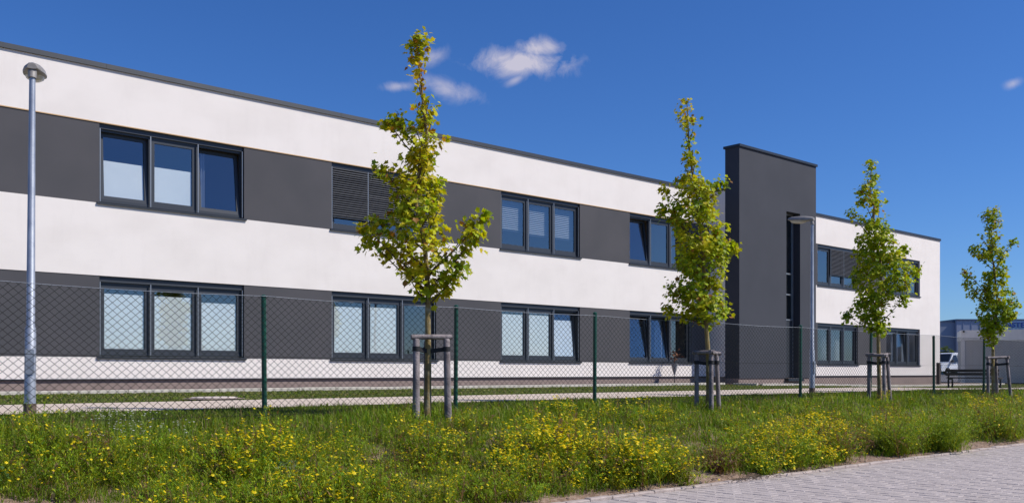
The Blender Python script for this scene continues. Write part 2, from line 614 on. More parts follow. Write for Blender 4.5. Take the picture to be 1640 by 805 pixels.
def edging(parent, x0, x1, y, along_y=False):
    k = x0
    while k < x1 - 0.05:
        o = link("edging_stone", st, parent)
        if along_y:
            o.location = (y, k, gz(y, k + 0.5) + random.uniform(-0.006, 0.006))
            o.rotation_euler = (0, 0, R(90))
        else:
            o.location = (k, y, gz(k + 0.5, y) + random.uniform(-0.006, 0.006))
            o.rotation_euler = (0, 0, random.uniform(-0.006, 0.006))
        k += 1.0


edging(gravel, 1, 28, 20.26)
edging(gravel2, 18.95, 20.0, 28.12, True)
edging(gravel2, 28.2, 49, 18.84)

# block paving in front: courses run away from the kerb
paving = tag(grid("block_paving", np.arange(-8, 41, 4.0), np.arange(-4, 6.61, 1.325), lambda x, y: x * 0, 'joint', -0.012), kind='structure')
BW, BL, GAP = 0.16, 0.24, 0.006
shared = {}
for k in range(3):
    me = MB().cbox(GAP / 2, BW - GAP / 2, GAP / 2, BL - GAP / 2, -0.03, 0.0, 0.007).mesh("paver")
    me.materials.append(M['paver%d' % (k + 1)])
    shared[k] = me
cells = []
for i in range(int(17 / BW)):
    x = 4.4 + i * BW
    y = 6.56 - BL - (BL / 2 if i % 2 else 0)
    if i % 2:
        cells.append((x, 6.56 - BL / 2, True))
    while y > 2.4:
        cells.append((x, y, False))
        y -= BL
near = []
for (x, y, half) in cells:
    d = ca * x + sa * y
    u = (sa * x - ca * y) / d
    inside = abs(u) < 0.56 and EYE / d < 0.141 + 0.004 and d > 0
    near.append((0 if inside and not half else 1, d, x, y, half))
near.sort()
rest = [MB(), MB(), MB()]
for n_, (flag, d, x, y, half) in enumerate(near):
    k = random.choice((0, 0, 1, 1, 2))
    dz = random.uniform(-0.0025, 0.0025)
    if n_ < 300:
        o = link("paver", shared[k], paving, (x, y, dz))
        o.rotation_euler = (random.uniform(-0.007, 0.007), random.uniform(-0.009, 0.009), random.uniform(-0.008, 0.008))
    else:
        rest[k].cbox(x + GAP / 2, x + BW - GAP / 2, y + GAP / 2, y + (BL / 2 if half else BL) - GAP / 2, -0.03, dz, 0.006)
for k in range(3):
    o = rest[k].build("paver_field", 'paver%d' % (k + 1), paving)
    o["kind"] = "stuff"
kb = MB().cbox(0.004, 0.328, 0, 0.092, -0.1, 0.026, 0.010).mesh("kerb_stone")
kb.materials.append(M['kerb'])
for i in range(80):
    o = link("kerb_stone", kb, paving, (2.5 + i * 0.333, 6.565, random.uniform(-0.006, 0.006)))
    o.rotation_euler = (0, 0, random.uniform(-0.01, 0.01))

# asphalt yard beyond the building
tag(grid("car_park", np.arange(52, 131, 6.0), np.arange(22, 101, 6.0), ground_z, 'asphalt', 0.03), kind='structure')

# ------------------------------------------------------------------ the building
FY = 21.67                      # facade plane
XL, XR = -8.0, 48.4             # ends of the long wall
Z = lambda h: EYE + h           # heights were measured from eye level
CAP_T, CAP_B = Z(6.87), Z(6.775)
U1, U0 = Z(5.56), Z(3.76)       # upper window band
L1, L0 = Z(2.15), Z(0.34)       # lower window band
WB = Z(-0.14)                   # bottom of the white wall
WW = 3.42                       # window width
WX = [6.86, 12.74, 18.62, 24.50]
RX = [36.66, 42.76]
COR = 29.0                      # where the projecting bay begins
bld = tag(empty("office_building", (20, FY, Z(-0.42))),
          "long two storey white office building with dark window bands and anthracite entrance tower", "building")
BINV = Vector((-20, -FY, -Z(-0.42)))


def bpart(mb, name, mat, parent=bld, smooth=False):
    """Part of the building given in world coordinates."""
    o = mb.build(name, mat, None, smooth)
    o.parent = parent
    if parent is bld:
        o.location = BINV
    return o


T = 0.32
white_y = FY - 0.012            # white render stands a little proud of the dark band
bpart(MB().box(XL, COR, white_y, FY + T, U1, CAP_B), "white_wall_band", 'white')
bpart(MB().box(XL, COR, white_y, FY + T, L1, U0), "white_wall_band", 'white')
bpart(MB().box(XL, COR, white_y, FY + T, WB, L0), "white_wall_band", 'white')
bpart(MB().box(34.3, XR, white_y, FY + T, U1, CAP_B), "white_wall_band", 'white')
bpart(MB().box(34.3, XR, white_y, FY + T, L1, U0), "white_wall_band", 'white')
bpart(MB().box(34.3, XR, white_y, FY + T, WB, L0), "white_wall_band", 'white')
for z0, z1 in ((U0, U1), (L0, L1)):
    edges = [XL] + [e for w in WX for e in (w, w + WW)] + [COR]
    for a, b in zip(edges[0::2], edges[1::2]):
        bpart(MB().box(a, b, FY, FY + T, z0 + 0.001, z1 - 0.001), "dark_wall_panel", 'dark')
    edges = [34.3] + [e for w in RX for e in (w, w + WW)]
    for a, b in zip(edges[0::2], edges[1::2]):
        bpart(MB().box(a, b, FY, FY + T, z0 + 0.001, z1 - 0.001), "dark_wall_panel", 'dark')
    bpart(MB().box(RX[1] + WW, XR, white_y, FY + T, z0 + 0.001, z1 - 0.001), "white_wall_band", 'white')
# tan strip: sunlit lower edge of the upper white band, put into colour
bpart(MB().box(XL, COR, white_y - 0.006, FY - 0.001, U1 - 0.022, U1 - 0.002), "edge_profile", 'trim')
bpart(MB().box(XL, COR, FY + 0.03, FY + T, Z(-0.75), WB), "plinth", 'plinth')
bpart(MB().box(34.3, XR - 0.03, FY + 0.03, FY + T, Z(-0.85), WB), "plinth", 'plinth')
bpart(MB().box(XL, COR, white_y - 0.012, FY + 0.02, WB - 0.025, WB - 0.002), "drip_profile", 'capmetal')
bpart(MB().box(34.3, XR, white_y - 0.012, FY + 0.02, WB - 0.025, WB - 0.002), "drip_profile", 'capmetal')
# parapet coping in lengths of sheet metal
for a, b in ((XL, COR), (34.32, XR + 0.05)):
    k = a
    while k < b - 0.02:
        e = min(k + 3.0, b)
        mb = MB()
        mb.prism([(FY - 0.06, CAP_B - 0.02), (FY - 0.05, CAP_T - 0.005), (FY + T + 0.05, CAP_T + 0.02), (FY + T + 0.06, CAP_B)], k, e - 0.004)
        mb.v = [(y, x, z) for x, y, z in mb.v]
        bpart(mb, "coping", 'capmetal')
        k = e
# ends, back and roof
bpart(MB().box(XR - T, XR, FY + T, FY + 13, Z(-0.85), CAP_B), "end_wall", 'white')
bpart(MB().box(XR - T - 0.06, XR + 0.05, FY + T + 0.06, FY + 13, CAP_B, CAP_T), "coping", 'capmetal')
bpart(MB().box(XL, XR, FY + 12.7, FY + 13, Z(-0.85), CAP_B), "back_wall", 'white')
bpart(MB().box(XL, XL + T, FY + T, FY + 12.7, Z(-0.85), CAP_B), "end_wall", 'white')
bpart(MB().box(XL + T, XR - T, FY + T, FY + 12.7, Z(6.3), Z(6.4)), "roof", 'gravel')
# inside: storey floors, ceilings and partition walls seen through the glass
for zf, zc in ((Z(-0.3), Z(2.5)), (Z(3.1), Z(5.9))):
    bpart(MB().box(XL + T, XR - T, FY + T, FY + 12.7, zf - 0.2, zf), "storey_floor", 'roomfloor')
    bpart(MB().box(XL + T, XR - T, FY + T, FY + 12.7, zc, zc + 0.2), "storey_ceiling", 'room')
    bpart(MB().box(XL + T, XR - T, FY + 5.0, FY + 5.1, zf, zc), "corridor_wall", 'room')
    for xw in (11.4, 17.3, 23.1, 28.6, 35.0, 41.5):
        bpart(MB().box(xw, xw + 0.12, FY + T, FY + 5.0, zf, zc), "partition_wall", 'room')
bpart(MB().box(14.9, 15.9, FY + 2.2, FY + 2.7, Z(-0.3), Z(1.55)), "cupboard", 'cupboard')
bpart(MB().box(26.6, 27.9, FY + 1.4, FY + 1.9, Z(-0.3), Z(1.7)), "cupboard", 'cupboard')


def curtain(x0, x1, y, z0, z1, waves, amp, parent):
    n = waves * 6
    mb = MB()
    vs_ = []
    for i in range(n + 1):
        t = i / n
        yy = y + amp * math.sin(t * waves * 2 * math.pi) + amp * 0.4 * math.sin(t * waves * 4.6 + x0)
        vs_ += [(x0 + (x1 - x0) * t, yy, z0), (x0 + (x1 - x0) * t, yy, z1)]
    mb.add(vs_, [(2 * i, 2 * i + 2, 2 * i + 3, 2 * i + 1) for i in range(n)])
    return mb.build("curtain", 'curtain', parent, True)


SASH_MESH, PANE_MESH = {}, {}
SLAT = SLAT_IN = None


def window(x0, z0, z1, films=(0, 0, 0), tilt=(0, 0, 0), blind=(0, 0, 0), curtains=(), guides=True, inside=False):
    """Three light window; its origin is the lower left corner of the opening at the facade plane."""
    global SLAT, SLAT_IN
    h = z1 - z0
    HB = 0.13                                  # blind box at the head
    fy0, fy1 = 0.10, 0.19                      # frame depth behind the facade
    ft = h - HB
    fb = 0.045                                 # frame starts above the sill
    mb = MB()
    mb.box(0.001, 0.06, fy0, fy1, fb, ft)
    mb.box(WW - 0.06, WW - 0.001, fy0, fy1, fb, ft)
    mb.box(0.06, WW - 0.06, fy0, fy1, fb, fb + 0.06)
    mb.box(0.06, WW - 0.06, fy0, fy1, ft - 0.05, ft)
    iw = (WW - 0.12 - 2 * 0.07) / 3
    for k in (1, 2):
        xm = 0.06 + k * iw + (k - 1) * 0.07
        mb.box(xm, xm + 0.07, fy0 - 0.004, fy1, fb + 0.06, ft - 0.05)
    w = mb.build("window", 'frame', bld)
    w.location = Vector((x0, FY, z0)) + BINV
    MB().box(0.001, WW - 0.001, 0.05, 0.24, ft, h - 0.003).build("blind_box", 'frame', w)
    sill = MB().prism([(-0.055, -0.004), (-0.055, 0.012), (0.13, 0.044), (0.13, -0.004)], -0.06, WW + 0.05)
    sill.v = [(y, x, z) for x, y, z in sill.v]
    sill.v = [(x, y, z - 0.03 if y < 0 and z < 0.005 else z) for x, y, z in sill.v]
    sill.build("sill", 'capmetal', w)
    sb, stp = fb + 0.062, ft - 0.052           # sash extent
    for k in range(3):
        sx = 0.06 + k * (iw + 0.07) + 0.003
        sw = iw - 0.006
        sh = stp - sb
        key = (round(sw, 3), round(sh, 3))
        if key not in SASH_MESH:
            s = MB()
            s.box(0, 0.075, -0.015, 0.055, 0, sh)
            s.box(sw - 0.075, sw, -0.015, 0.055, 0, sh)
            s.box(0.075, sw - 0.075, -0.015, 0.055, 0, 0.085)
            s.box(0.075, sw - 0.075, -0.015, 0.055, sh - 0.075, sh)
            SASH_MESH[key] = s.mesh("sash")
            SASH_MESH[key].materials.append(M['frame'])
            g = MB().add([(0.075, 0.012, 0.085), (sw - 0.075, 0.012, 0.085), (sw - 0.075, 0.012, sh - 0.075), (0.075, 0.012, sh - 0.075)], [(0, 1, 2, 3)])
            PANE_MESH[key] = g.mesh("pane")
            PANE_MESH[key].materials.append(M['glass'])
        ang = -R(tilt[k])
        o1 = link("sash", SASH_MESH[key], w, (sx, fy0 + 0.025, sb))
        o2 = link("pane", PANE_MESH[key], w, (sx, fy0 + 0.025, sb))
        jig = R(random.uniform(-0.5, 0.5))
        for o in (o1, o2):
            o.rotation_euler = (ang, 0, 0)
        o2.rotation_euler = (ang + jig * 0.4, 0, jig * 0.3)
        if films[k]:
            zt = 0.085 + (sh - 0.16) * films[k]
            fl = MB().box(0.085, sw - 0.085, 0.026, 0.030, 0.09, zt).build("frosted_film", 'film', w)
            fl.location = (sx, fy0 + 0.025, sb)
            fl.rotation_euler = (ang, 0, 0)
        if blind[k]:
            if SLAT is None:
                s = MB()
                pr = [(-0.037, -0.004), (-0.02, 0.001), (0.0, 0.003), (0.02, 0.001), (0.037, -0.004),
                      (0.037, -0.0055), (0.0, 0.0015), (-0.037, -0.0055)]
                s.prism(pr, 0, iw + 0.04)
                s.v = [(y, x, z) for x, y, z in s.v]
                SLAT = s.mesh("slat")
                SLAT.materials.append(M['slat'])
                SLAT_IN = SLAT.copy()
                SLAT_IN.materials[0] = M['slat_inside']
            n = int((ft - fb) * blind[k] / 0.058)
            for i in range(n):
                o = link("slat", SLAT_IN if inside else SLAT, w, (sx - 0.02, 0.27 if inside else 0.045, ft - 0.02 - i * 0.058))
                o.rotation_euler = (R(38) + R(random.uniform(-2, 2)), 0, 0)
            MB().box(0, iw + 0.04, 0.025, 0.065, -0.03, 0.0).build("bottom_rail", 'frame', w, loc=(sx - 0.02, 0.225 if inside else 0, ft - 0.02 - n * 0.058))
    if guides:
        for k in range(4):
            xg = (0.018, 0.06 + iw + 0.025, 0.06 + 2 * iw + 0.095, WW - 0.038)[k]
            MB().box(xg, xg + 0.02, 0.035, 0.055, fb, ft).build("guide_rail", 'rail', w)
    for a, b in curtains:
        c = curtain(a * WW, b * WW, 0.45, 0.0, h - 0.1, max(3, int((b - a) * 16)), 0.035, w)
    return w


# upper storey, from the near end of the wall
window(WX[0], U0, U1, films=(0.60, 0.60, 0), tilt=(3.5, 0, 6), curtains=((0.70, 0.76),))
window(WX[1], U0, U1, blind=(0.80, 0.80, 0.80))
window(WX[2], U0, U1, blind=(0.64, 0.66, 0.66), inside=True)
window(WX[3], U0, U1, tilt=(7, 0, 0))
window(RX[0], U0, U1, blind=(0, 0.68, 0.68), curtains=((0.02, 0.2),))
window(RX[1], U0, U1, tilt=(0, 0, 0), curtains=((0.1, 0.3), (0.7, 0.9)))
# ground storey
window(WX[0], L0, L1, films=(0.91, 0.91, 0.84))
window(WX[1], L0, L1, films=(0.90, 0.92, 0))
window(WX[2], L0, L1, films=(0.93, 0.94, 0.86), tilt=(0, 0, 4))
window(WX[3], L0, L1, tilt=(7, 7, 0), curtains=((0.55, 0.66),))
window(RX[0], L0, L1, curtains=((0.05, 0.22), (0.3, 0.42), (0.55, 0.75)))
window(RX[1], L0, L1, curtains=((0.02, 0.25), (0.4, 0.6), (0.72, 0.95)), tilt=(0, 5, 0))

# projecting bay and entrance tower
BY, TY = 20.95, 20.32
TX0, TX1 = COR, 34.25
SX0, SX1 = 32.10, 33.08         # tall slot
TT = Z(8.30)
STOP = Z(6.27)
TB = Z(-0.22)
bpart(MB().box(COR + 0.002, TX1 - 0.1, BY, FY + T, WB - 0.02, CAP_B), "bay_wall", 'white')
bpart(MB().box(COR - 0.05, TX1 - 0.12, BY + 0.0, FY + T + 0.05, CAP_B + 0.001, CAP_T), "coping", 'capmetal')
bpart(MB().box(COR + 0.05, TX1 - 0.1, BY + 0.05, FY + T, Z(-0.75), WB - 0.021), "plinth", 'plinth')
bpart(MB().box(TX0, SX0, TY, BY - 0.002, TB, TT), "tower_wall", 'tower')
bpart(MB().box(SX1, TX1, TY, BY - 0.002, TB, TT), "tower_wall", 'tower')
bpart(MB().box(SX0, SX1, TY, BY - 0.002, STOP, TT), "tower_wall", 'tower')
bpart(MB().box(TX0, TX1, TY + 0.03, BY - 0.002, Z(-0.85), TB), "plinth", 'plinth')
bpart(MB().box(TX0 - 0.05, TX1 + 0.05, TY - 0.05, BY + 0.05, TT, TT + 0.09), "coping", 'capmetal')
# slot glazing: frame with three transoms, panes and a door below
sy = TY + 0.30
mb = MB()
mb.box(SX0, SX0 + 0.07, sy, sy + 0.07, TB, STOP)
mb.box(SX1 - 0.07, SX1, sy, sy + 0.07, TB, STOP)
for zt in (Z(2.05), Z(3.05), Z(3.87), STOP - 0.06):
    mb.box(SX0 + 0.07, SX1 - 0.07, sy, sy + 0.07, zt, zt + 0.06)
sf = bpart(mb, "slot_window", 'rail')
for za, zb in ((2.11, 3.05), (3.11, 3.87), (3.93, 6.21)):
    MB().box(SX0 + 0.07, SX1 - 0.07, sy + 0.03, sy + 0.036, Z(za), Z(zb)).build("pane", 'glass', sf)
door = bpart(MB().box(SX0 + 0.07, SX1 - 0.07, sy + 0.02, sy + 0.06, TB + 0.02, Z(2.05)), "door", 'frame')
MB().tube([(SX0 + 0.16, sy - 0.04, Z(0.05)), (SX0 + 0.16, sy - 0.04, Z(0.75))], 0.02, 8).build("door_handle", 'containerwhite', door)
bpart(MB().box(SX0 - 0.06, SX1 + 0.06, TY - 0.14, TY + 0.3, TB - 0.12, TB - 0.004), "door_step", 'capmetal')
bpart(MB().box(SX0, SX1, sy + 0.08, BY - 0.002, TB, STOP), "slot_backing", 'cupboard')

# ------------------------------------------------------------------ street lamps
def street_lamp(x, y, label, height, yaw):
    z = gz(x, y)
    lamp = tag(empty("street_lamp", (x, y, z - 0.03), yaw), label, "street lamp", "lamps along the footpath")
    H = height
    MB().tube([(0, 0, -0.2), (0, 0, 1.1), (0, 0, 1.12), (0, 0, H)], [0.066, 0.062, 0.050, 0.034], 14).build("pole", 'galv', lamp, True)
    MB().tube([(0, 0, 0.0), (0, 0, 0.20)], 0.072, 14).build("base_sleeve", 'rust', lamp, True)
    MB().box(-0.045, 0.045, -0.071, -0.062, 0.55, 0.85).build("service_door", 'galv', lamp)
    MB().tube([(0, 0, -0.05), (0, 0, 0.045)], 0.2, 16).build("footing", 'edging', lamp)
    # head leaning forward over the path (+y): socket, ribbed housing, bowl
    MB().tube([(0, -0.01, H - 0.06), (0, 0.01, H + 0.05), (0, 0.10, H + 0.10)], [0.045, 0.05, 0.045], 12).build("socket", 'lamphead', lamp, True)
    secs = [(-0.05, 0.055, 0.075, 0.01), (0.0, 0.075, 0.10, 0.0), (0.16, 0.12, 0.125, -0.012), (0.34, 0.135, 0.125, -0.015), (0.50, 0.12, 0.105, -0.01), (0.60, 0.07, 0.07, 0.005), (0.63, 0.02, 0.045, 0.02)]
    vs_, fs_ = [], []
    n = 12
    for yy, hw, hh, lo in secs:
        for i in range(n):
            t = 2 * math.pi * i / n
            cx = math.copysign(abs(math.cos(t)) ** 0.45, math.cos(t)) * hw * (1 - 0.35 * max(0.0, math.sin(t)) ** 2)
            cz = math.sin(t)
            vs_.append((cx, yy, H + 0.06 + yy * 0.10 + (cz * hh * 0.75 if cz > 0 else cz * 0.02 + lo)))
    for s in range(len(secs) - 1):
        for i in range(n):
            j = (i + 1) % n
            fs_.append((s * n + i, s * n + j, (s + 1) * n + j, (s + 1) * n + i))
    fs_ += [tuple(range(n))[::-1], tuple(range((len(secs) - 1) * n, len(secs) * n))]
    MB().add(vs_, fs_).build("housing", 'lamphead', lamp, True)
    vs_, fs_ = [], []
    for r_, dz in ((1.0, 0.0), (0.85, -0.045), (0.5, -0.07), (0.1, -0.075)):
        for i in range(16):
            t = 2 * math.pi * i / 16
            yy = 0.36 + 0.22 * r_ * math.sin(t)
            vs_.append((0.115 * r_ * math.cos(t), yy, H + 0.045 + yy * 0.10 + dz))
    for s in range(3):
        for i in range(16):
            j = (i + 1) % 16
            fs_.append((s * 16 + i, (s + 1) * 16 + i, (s + 1) * 16 + j, s * 16 + j))
    fs_.append(tuple(range(48, 64)))
    MB().add(vs_, fs_).build("bowl", 'lampglass', lamp, True)
    return lamp


lamp1 = street_lamp(3.08, 12.26, "galvanised street lamp beside the nearest window group, seen from behind its head", 4.15, R(-19))
lamp1.rotation_euler.x, lamp1.rotation_euler.y = 0.006, 0.007      # the pole leans a little
street_lamp(20.42, 12.22, "galvanised street lamp in front of the anthracite tower", 4.20, R(4))

# ------------------------------------------------------------------ chain link fence
FNY, FH = 10.55, 1.50
fence = tag(empty("chain_link_fence", (5.27, FNY, gz(5.27, FNY))), "dark chain link fence on thin green posts between weeds and footpath", "fence")
finv = Vector((-5.27, -FNY, -gz(5.27, FNY)))
post_me = MB().tube([(0, 0, -0.3), (0, 0, FH)], 0.031, 10).tube([(0, 0, FH), (0, 0, FH + 0.012), (0, 0, FH + 0.028)], [0.036, 0.036, 0.018], 10).mesh("post")
post_me.materials.append(M['postgreen'])
post_me.polygons.foreach_set("use_smooth", [True] * len(post_me.polygons))
post_me.set_sharp_from_angle(angle=R(40))
PXS = [-0.70, 2.28, 5.27, 8.21, 11.07, 14.09, 17.18, 20.06, 23.24, 26.2, 29.2, 32.2, 35.2]
for xk in PXS:
    o = link("post", post_me, fence, Vector((xk, FNY, gz(xk, FNY))) + finv)
    o.rotation_euler = (R(random.uniform(-0.8, 0.8)), R(random.uniform(-0.6, 0.6)), 0)
x0f, x1f = PXS[0], PXS[-1]
cw, ch = 0.098, 0.084


def wire_z(x, t):
    """Height t of the mesh at x: it sags slightly between posts."""
    k = float(np.interp(x, PXS, range(len(PXS))))
    f = k - math.floor(k)
    return EYE - 0.563 - 0.15 * float(sstep(27, 40, x)) + 0.02 + t * (FH - 0.03 - 0.022 * 4 * f * (1 - f))


mbw = MB()
rows = (FH - 0.05) / ch
ncol = int((x1f - x0f) / cw)
wr = 0.0029


def thin(mb, p, q, r):
    p, q = Vector(p), Vector(q)
    d = (q - p).normalized()
    u = Vector((0, 1, 0))
    w = d.cross(u).normalized()
    o = len(mb.v)
    for s in (p, q):
        for k in range(3):
            t = 2 * math.pi * k / 3
            mb.v.append(tuple(s + (u * math.cos(t) + w * math.sin(t)) * r))
    mb.f += [(o, o + 1, o + 4, o + 3), (o + 1, o + 2, o + 5, o + 4), (o + 2, o, o + 3, o + 5)]


run = rows * cw                                  # a wire climbs the whole height along this run
for i in range(-int(rows) - 1, ncol + int(rows) + 1):
    xs = x0f + i * cw
    for sgn, yo in ((1, -0.002), (-1, 0.002)):
        for a, b in ((0, 0.25), (0.25, 0.5), (0.5, 0.75), (0.75, 1)):
            xa, xb = xs + sgn * run * a, xs + sgn * run * b
            if min(xa, xb) < x0f or max(xa, xb) > x1f:
                continue
            jit = 0.003 * math.sin(xs * 37 + a * 11)
            thin(mbw, (xa + jit, FNY - 0.036 + yo, wire_z(xa, a)), (xb, FNY - 0.036 + yo, wire_z(xb, b)), wr)
o = mbw.build("wire_mesh", 'wire', fence, loc=finv)
o["kind"] = "stuff"
for t in (0.02, 0.5, 1.0):
    pts = [(x, FNY - 0.036, wire_z(x, t)) for x in np.arange(x0f, x1f + 0.01, 0.5)]
    MB().tube(pts, 0.0028, 4).build("tension_wire", 'galv' if t == 1.0 else 'wire', fence, loc=finv)

# ------------------------------------------------------------------ maple trees and their stakes
PROFILES = [
    ((7.31, 10.0), [(5.06, -0.12, 0.07), (4.91, -0.11, 0.12), (4.74, -0.11, 0.11), (4.62, -0.11, 0.09), (4.54, -0.08, 0.14), (4.29, -0.07, 0.15), (4.17, -0.06, 0.12), (4.0, -0.05, 0.18), (3.88, -0.02, 0.26), (3.72, -0.01, 0.29), (3.55, 0.01, 0.27), (3.37, -0.12, 0.32), (3.18, -0.16, 0.41), (2.98, -0.2, 0.48), (2.73, -0.16, 0.48), (2.48, -0.1, 0.48), (2.24, -0.03, 0.46), (1.99, 0.0, 0.46), (1.78, 0.06, 0.4), (1.62, 0.09, 0.18)],
     [(-0.41, 3.96, 0.11), (-0.51, 3.92, 0.07), (-0.55, 3.26, 0.11), (-0.76, 2.48, 0.08), (-0.67, 2.61, 0.11), (-0.76, 2.36, 0.1), (-0.53, 2.24, 0.12), (0.56, 2.55, 0.12), (0.74, 2.69, 0.08), (0.64, 2.4, 0.11), (0.49, 2.28, 0.08), (0.44, 1.99, 0.09)], 0.62),
    ((13.35, 10.0), [(5.42, -0.38, 0.07), (5.18, -0.38, 0.15), (5.02, -0.35, 0.16), (4.86, -0.33, 0.08), (4.67, -0.34, 0.15), (4.5, -0.31, 0.09), (4.37, -0.31, 0.13), (4.21, -0.31, 0.15), (4.04, -0.27, 0.3), (3.88, -0.24, 0.49), (3.72, -0.22, 0.44), (3.5, -0.25, 0.5), (3.23, -0.18, 0.59), (2.96, -0.13, 0.62), (2.69, -0.11, 0.6), (2.42, -0.11, 0.53), (2.2, -0.17, 0.53), (1.98, -0.18, 0.54), (1.77, -0.09, 0.47), (1.6, -0.08, 0.33), (1.5, -0.18, 0.16)],
     [(-0.7, 3.88, 0.09), (0.2, 3.93, 0.11), (-0.73, 3.5, 0.11), (0.44, 2.85, 0.1), (-0.62, 2.09, 0.13), (-0.64, 1.77, 0.11), (0.3, 1.71, 0.1)], 0.36),
    ((19.40, 10.0), [(5.21, -0.18, 0.12), (4.99, -0.18, 0.16), (4.76, -0.18, 0.14), (4.56, -0.2, 0.3), (4.36, -0.23, 0.3), (4.15, -0.05, 0.36), (3.95, -0.16, 0.47), (3.82, -0.07, 0.27), (3.61, -0.09, 0.43), (3.34, -0.05, 0.53), (3.07, 0.02, 0.66), (2.8, 0.07, 0.74), (2.53, 0.03, 0.72), (2.26, 0.01, 0.6), (1.99, -0.23, 0.43), (1.79, -0.24, 0.37), (1.58, -0.05, 0.32), (1.45, -0.02, 0.12)],
     [(-0.64, 4.02, 0.09), (0.55, 3.29, 0.09), (0.77, 2.8, 0.14), (0.47, 2.19, 0.12), (-0.64, 1.85, 0.12)], 0.10),
    ((25.45, 10.0), [(4.86, -0.02, 0.22), (4.62, -0.03, 0.26), (4.38, -0.06, 0.23), (4.13, -0.06, 0.29), (3.97, 0.0, 0.49), (3.76, -0.1, 0.55), (3.53, 0.0, 0.32), (3.32, 0.03, 0.39), (3.08, 0.05, 0.31), (2.84, 0.02, 0.27), (2.59, 0.15, 0.5), (2.35, 0.13, 0.58), (2.11, 0.13, 0.58), (1.86, 0.02, 0.36), (1.62, -0.06, 0.34), (1.38, 0.02, 0.2)],
     [(-0.55, 3.76, 0.11), (0.41, 3.97, 0.09), (-0.73, 3.16, 0.11), (-0.57, 2.92, 0.11), (-0.41, 2.67, 0.13)], 0.08)]
TREE_LABELS = ["tallest looking young maple with yellow tinged leaves, nearest the camera and first in the row",
               "young maple with thin bare looking tip in front of the building's inner corner",
               "green young maple in front of the two window groups past the tower",
               "smallest looking green maple past the building's far corner, beside the bench"]

# lobed maple leaf: outline of half a blade, mirrored, folded along the midrib
half = [(0.0, 0.0), (0.16, -0.05), (0.42, 0.02), (0.34, 0.20), (0.58, 0.42), (0.36, 0.46), (0.30, 0.62), (0.14, 0.60)]
LEAF_V = [(0, 0.0, 0), (0, 0.45, 0.0), (0, 1.0, -0.10)]
LEAF_F = []
for sgn in (1, -1):
    b = len(LEAF_V)
    for (x, y) in half[1:]:
        LEAF_V.append((sgn * x, y, 0.22 * x - 0.10 * y * y))
    ring = [0] + [b + i for i in range(len(half) - 1)] + [2]
    for i in range(len(ring) - 1):
        LEAF_F.append((1, ring[i], ring[i + 1]) if sgn > 0 else (1, ring[i + 1], ring[i]))
LEAF_V = np.array(LEAF_V, dtype=np.float32)
LEAF_F = np.array(LEAF_F, dtype=np.int32)


def scatter_leaves(pos, out_dir, size, cols, r):
    """One leaf at each position, tip pointing outwards and down, blade facing up and out."""
    n = len(pos)
    tip = out_dir + r.normal(0, 0.45, (n, 3))
    tip[:, 2] -= r.uniform(0.3, 1.5, n)
    tip /= np.linalg.norm(tip, axis=1)[:, None]
    nrm = r.normal(0, 0.45, (n, 3)) + out_dir * 0.6
    nrm[:, 2] += 0.75
    nrm -= (nrm * tip).sum(1)[:, None] * tip
    nrm /= np.linalg.norm(nrm, axis=1)[:, None]
    side = np.cross(tip, nrm)
    L = LEAF_V[None] * size[:, None, None]
    v = pos[:, None] + L[..., 0:1] * side[:, None] + L[..., 1:2] * tip[:, None] + L[..., 2:3] * nrm[:, None]
    k = len(LEAF_V)
    f = LEAF_F[None] + (np.arange(n) * k)[:, None, None]
    return v.reshape(-1, 3), f.reshape(-1, 3), np.repeat(cols, k, axis=0)


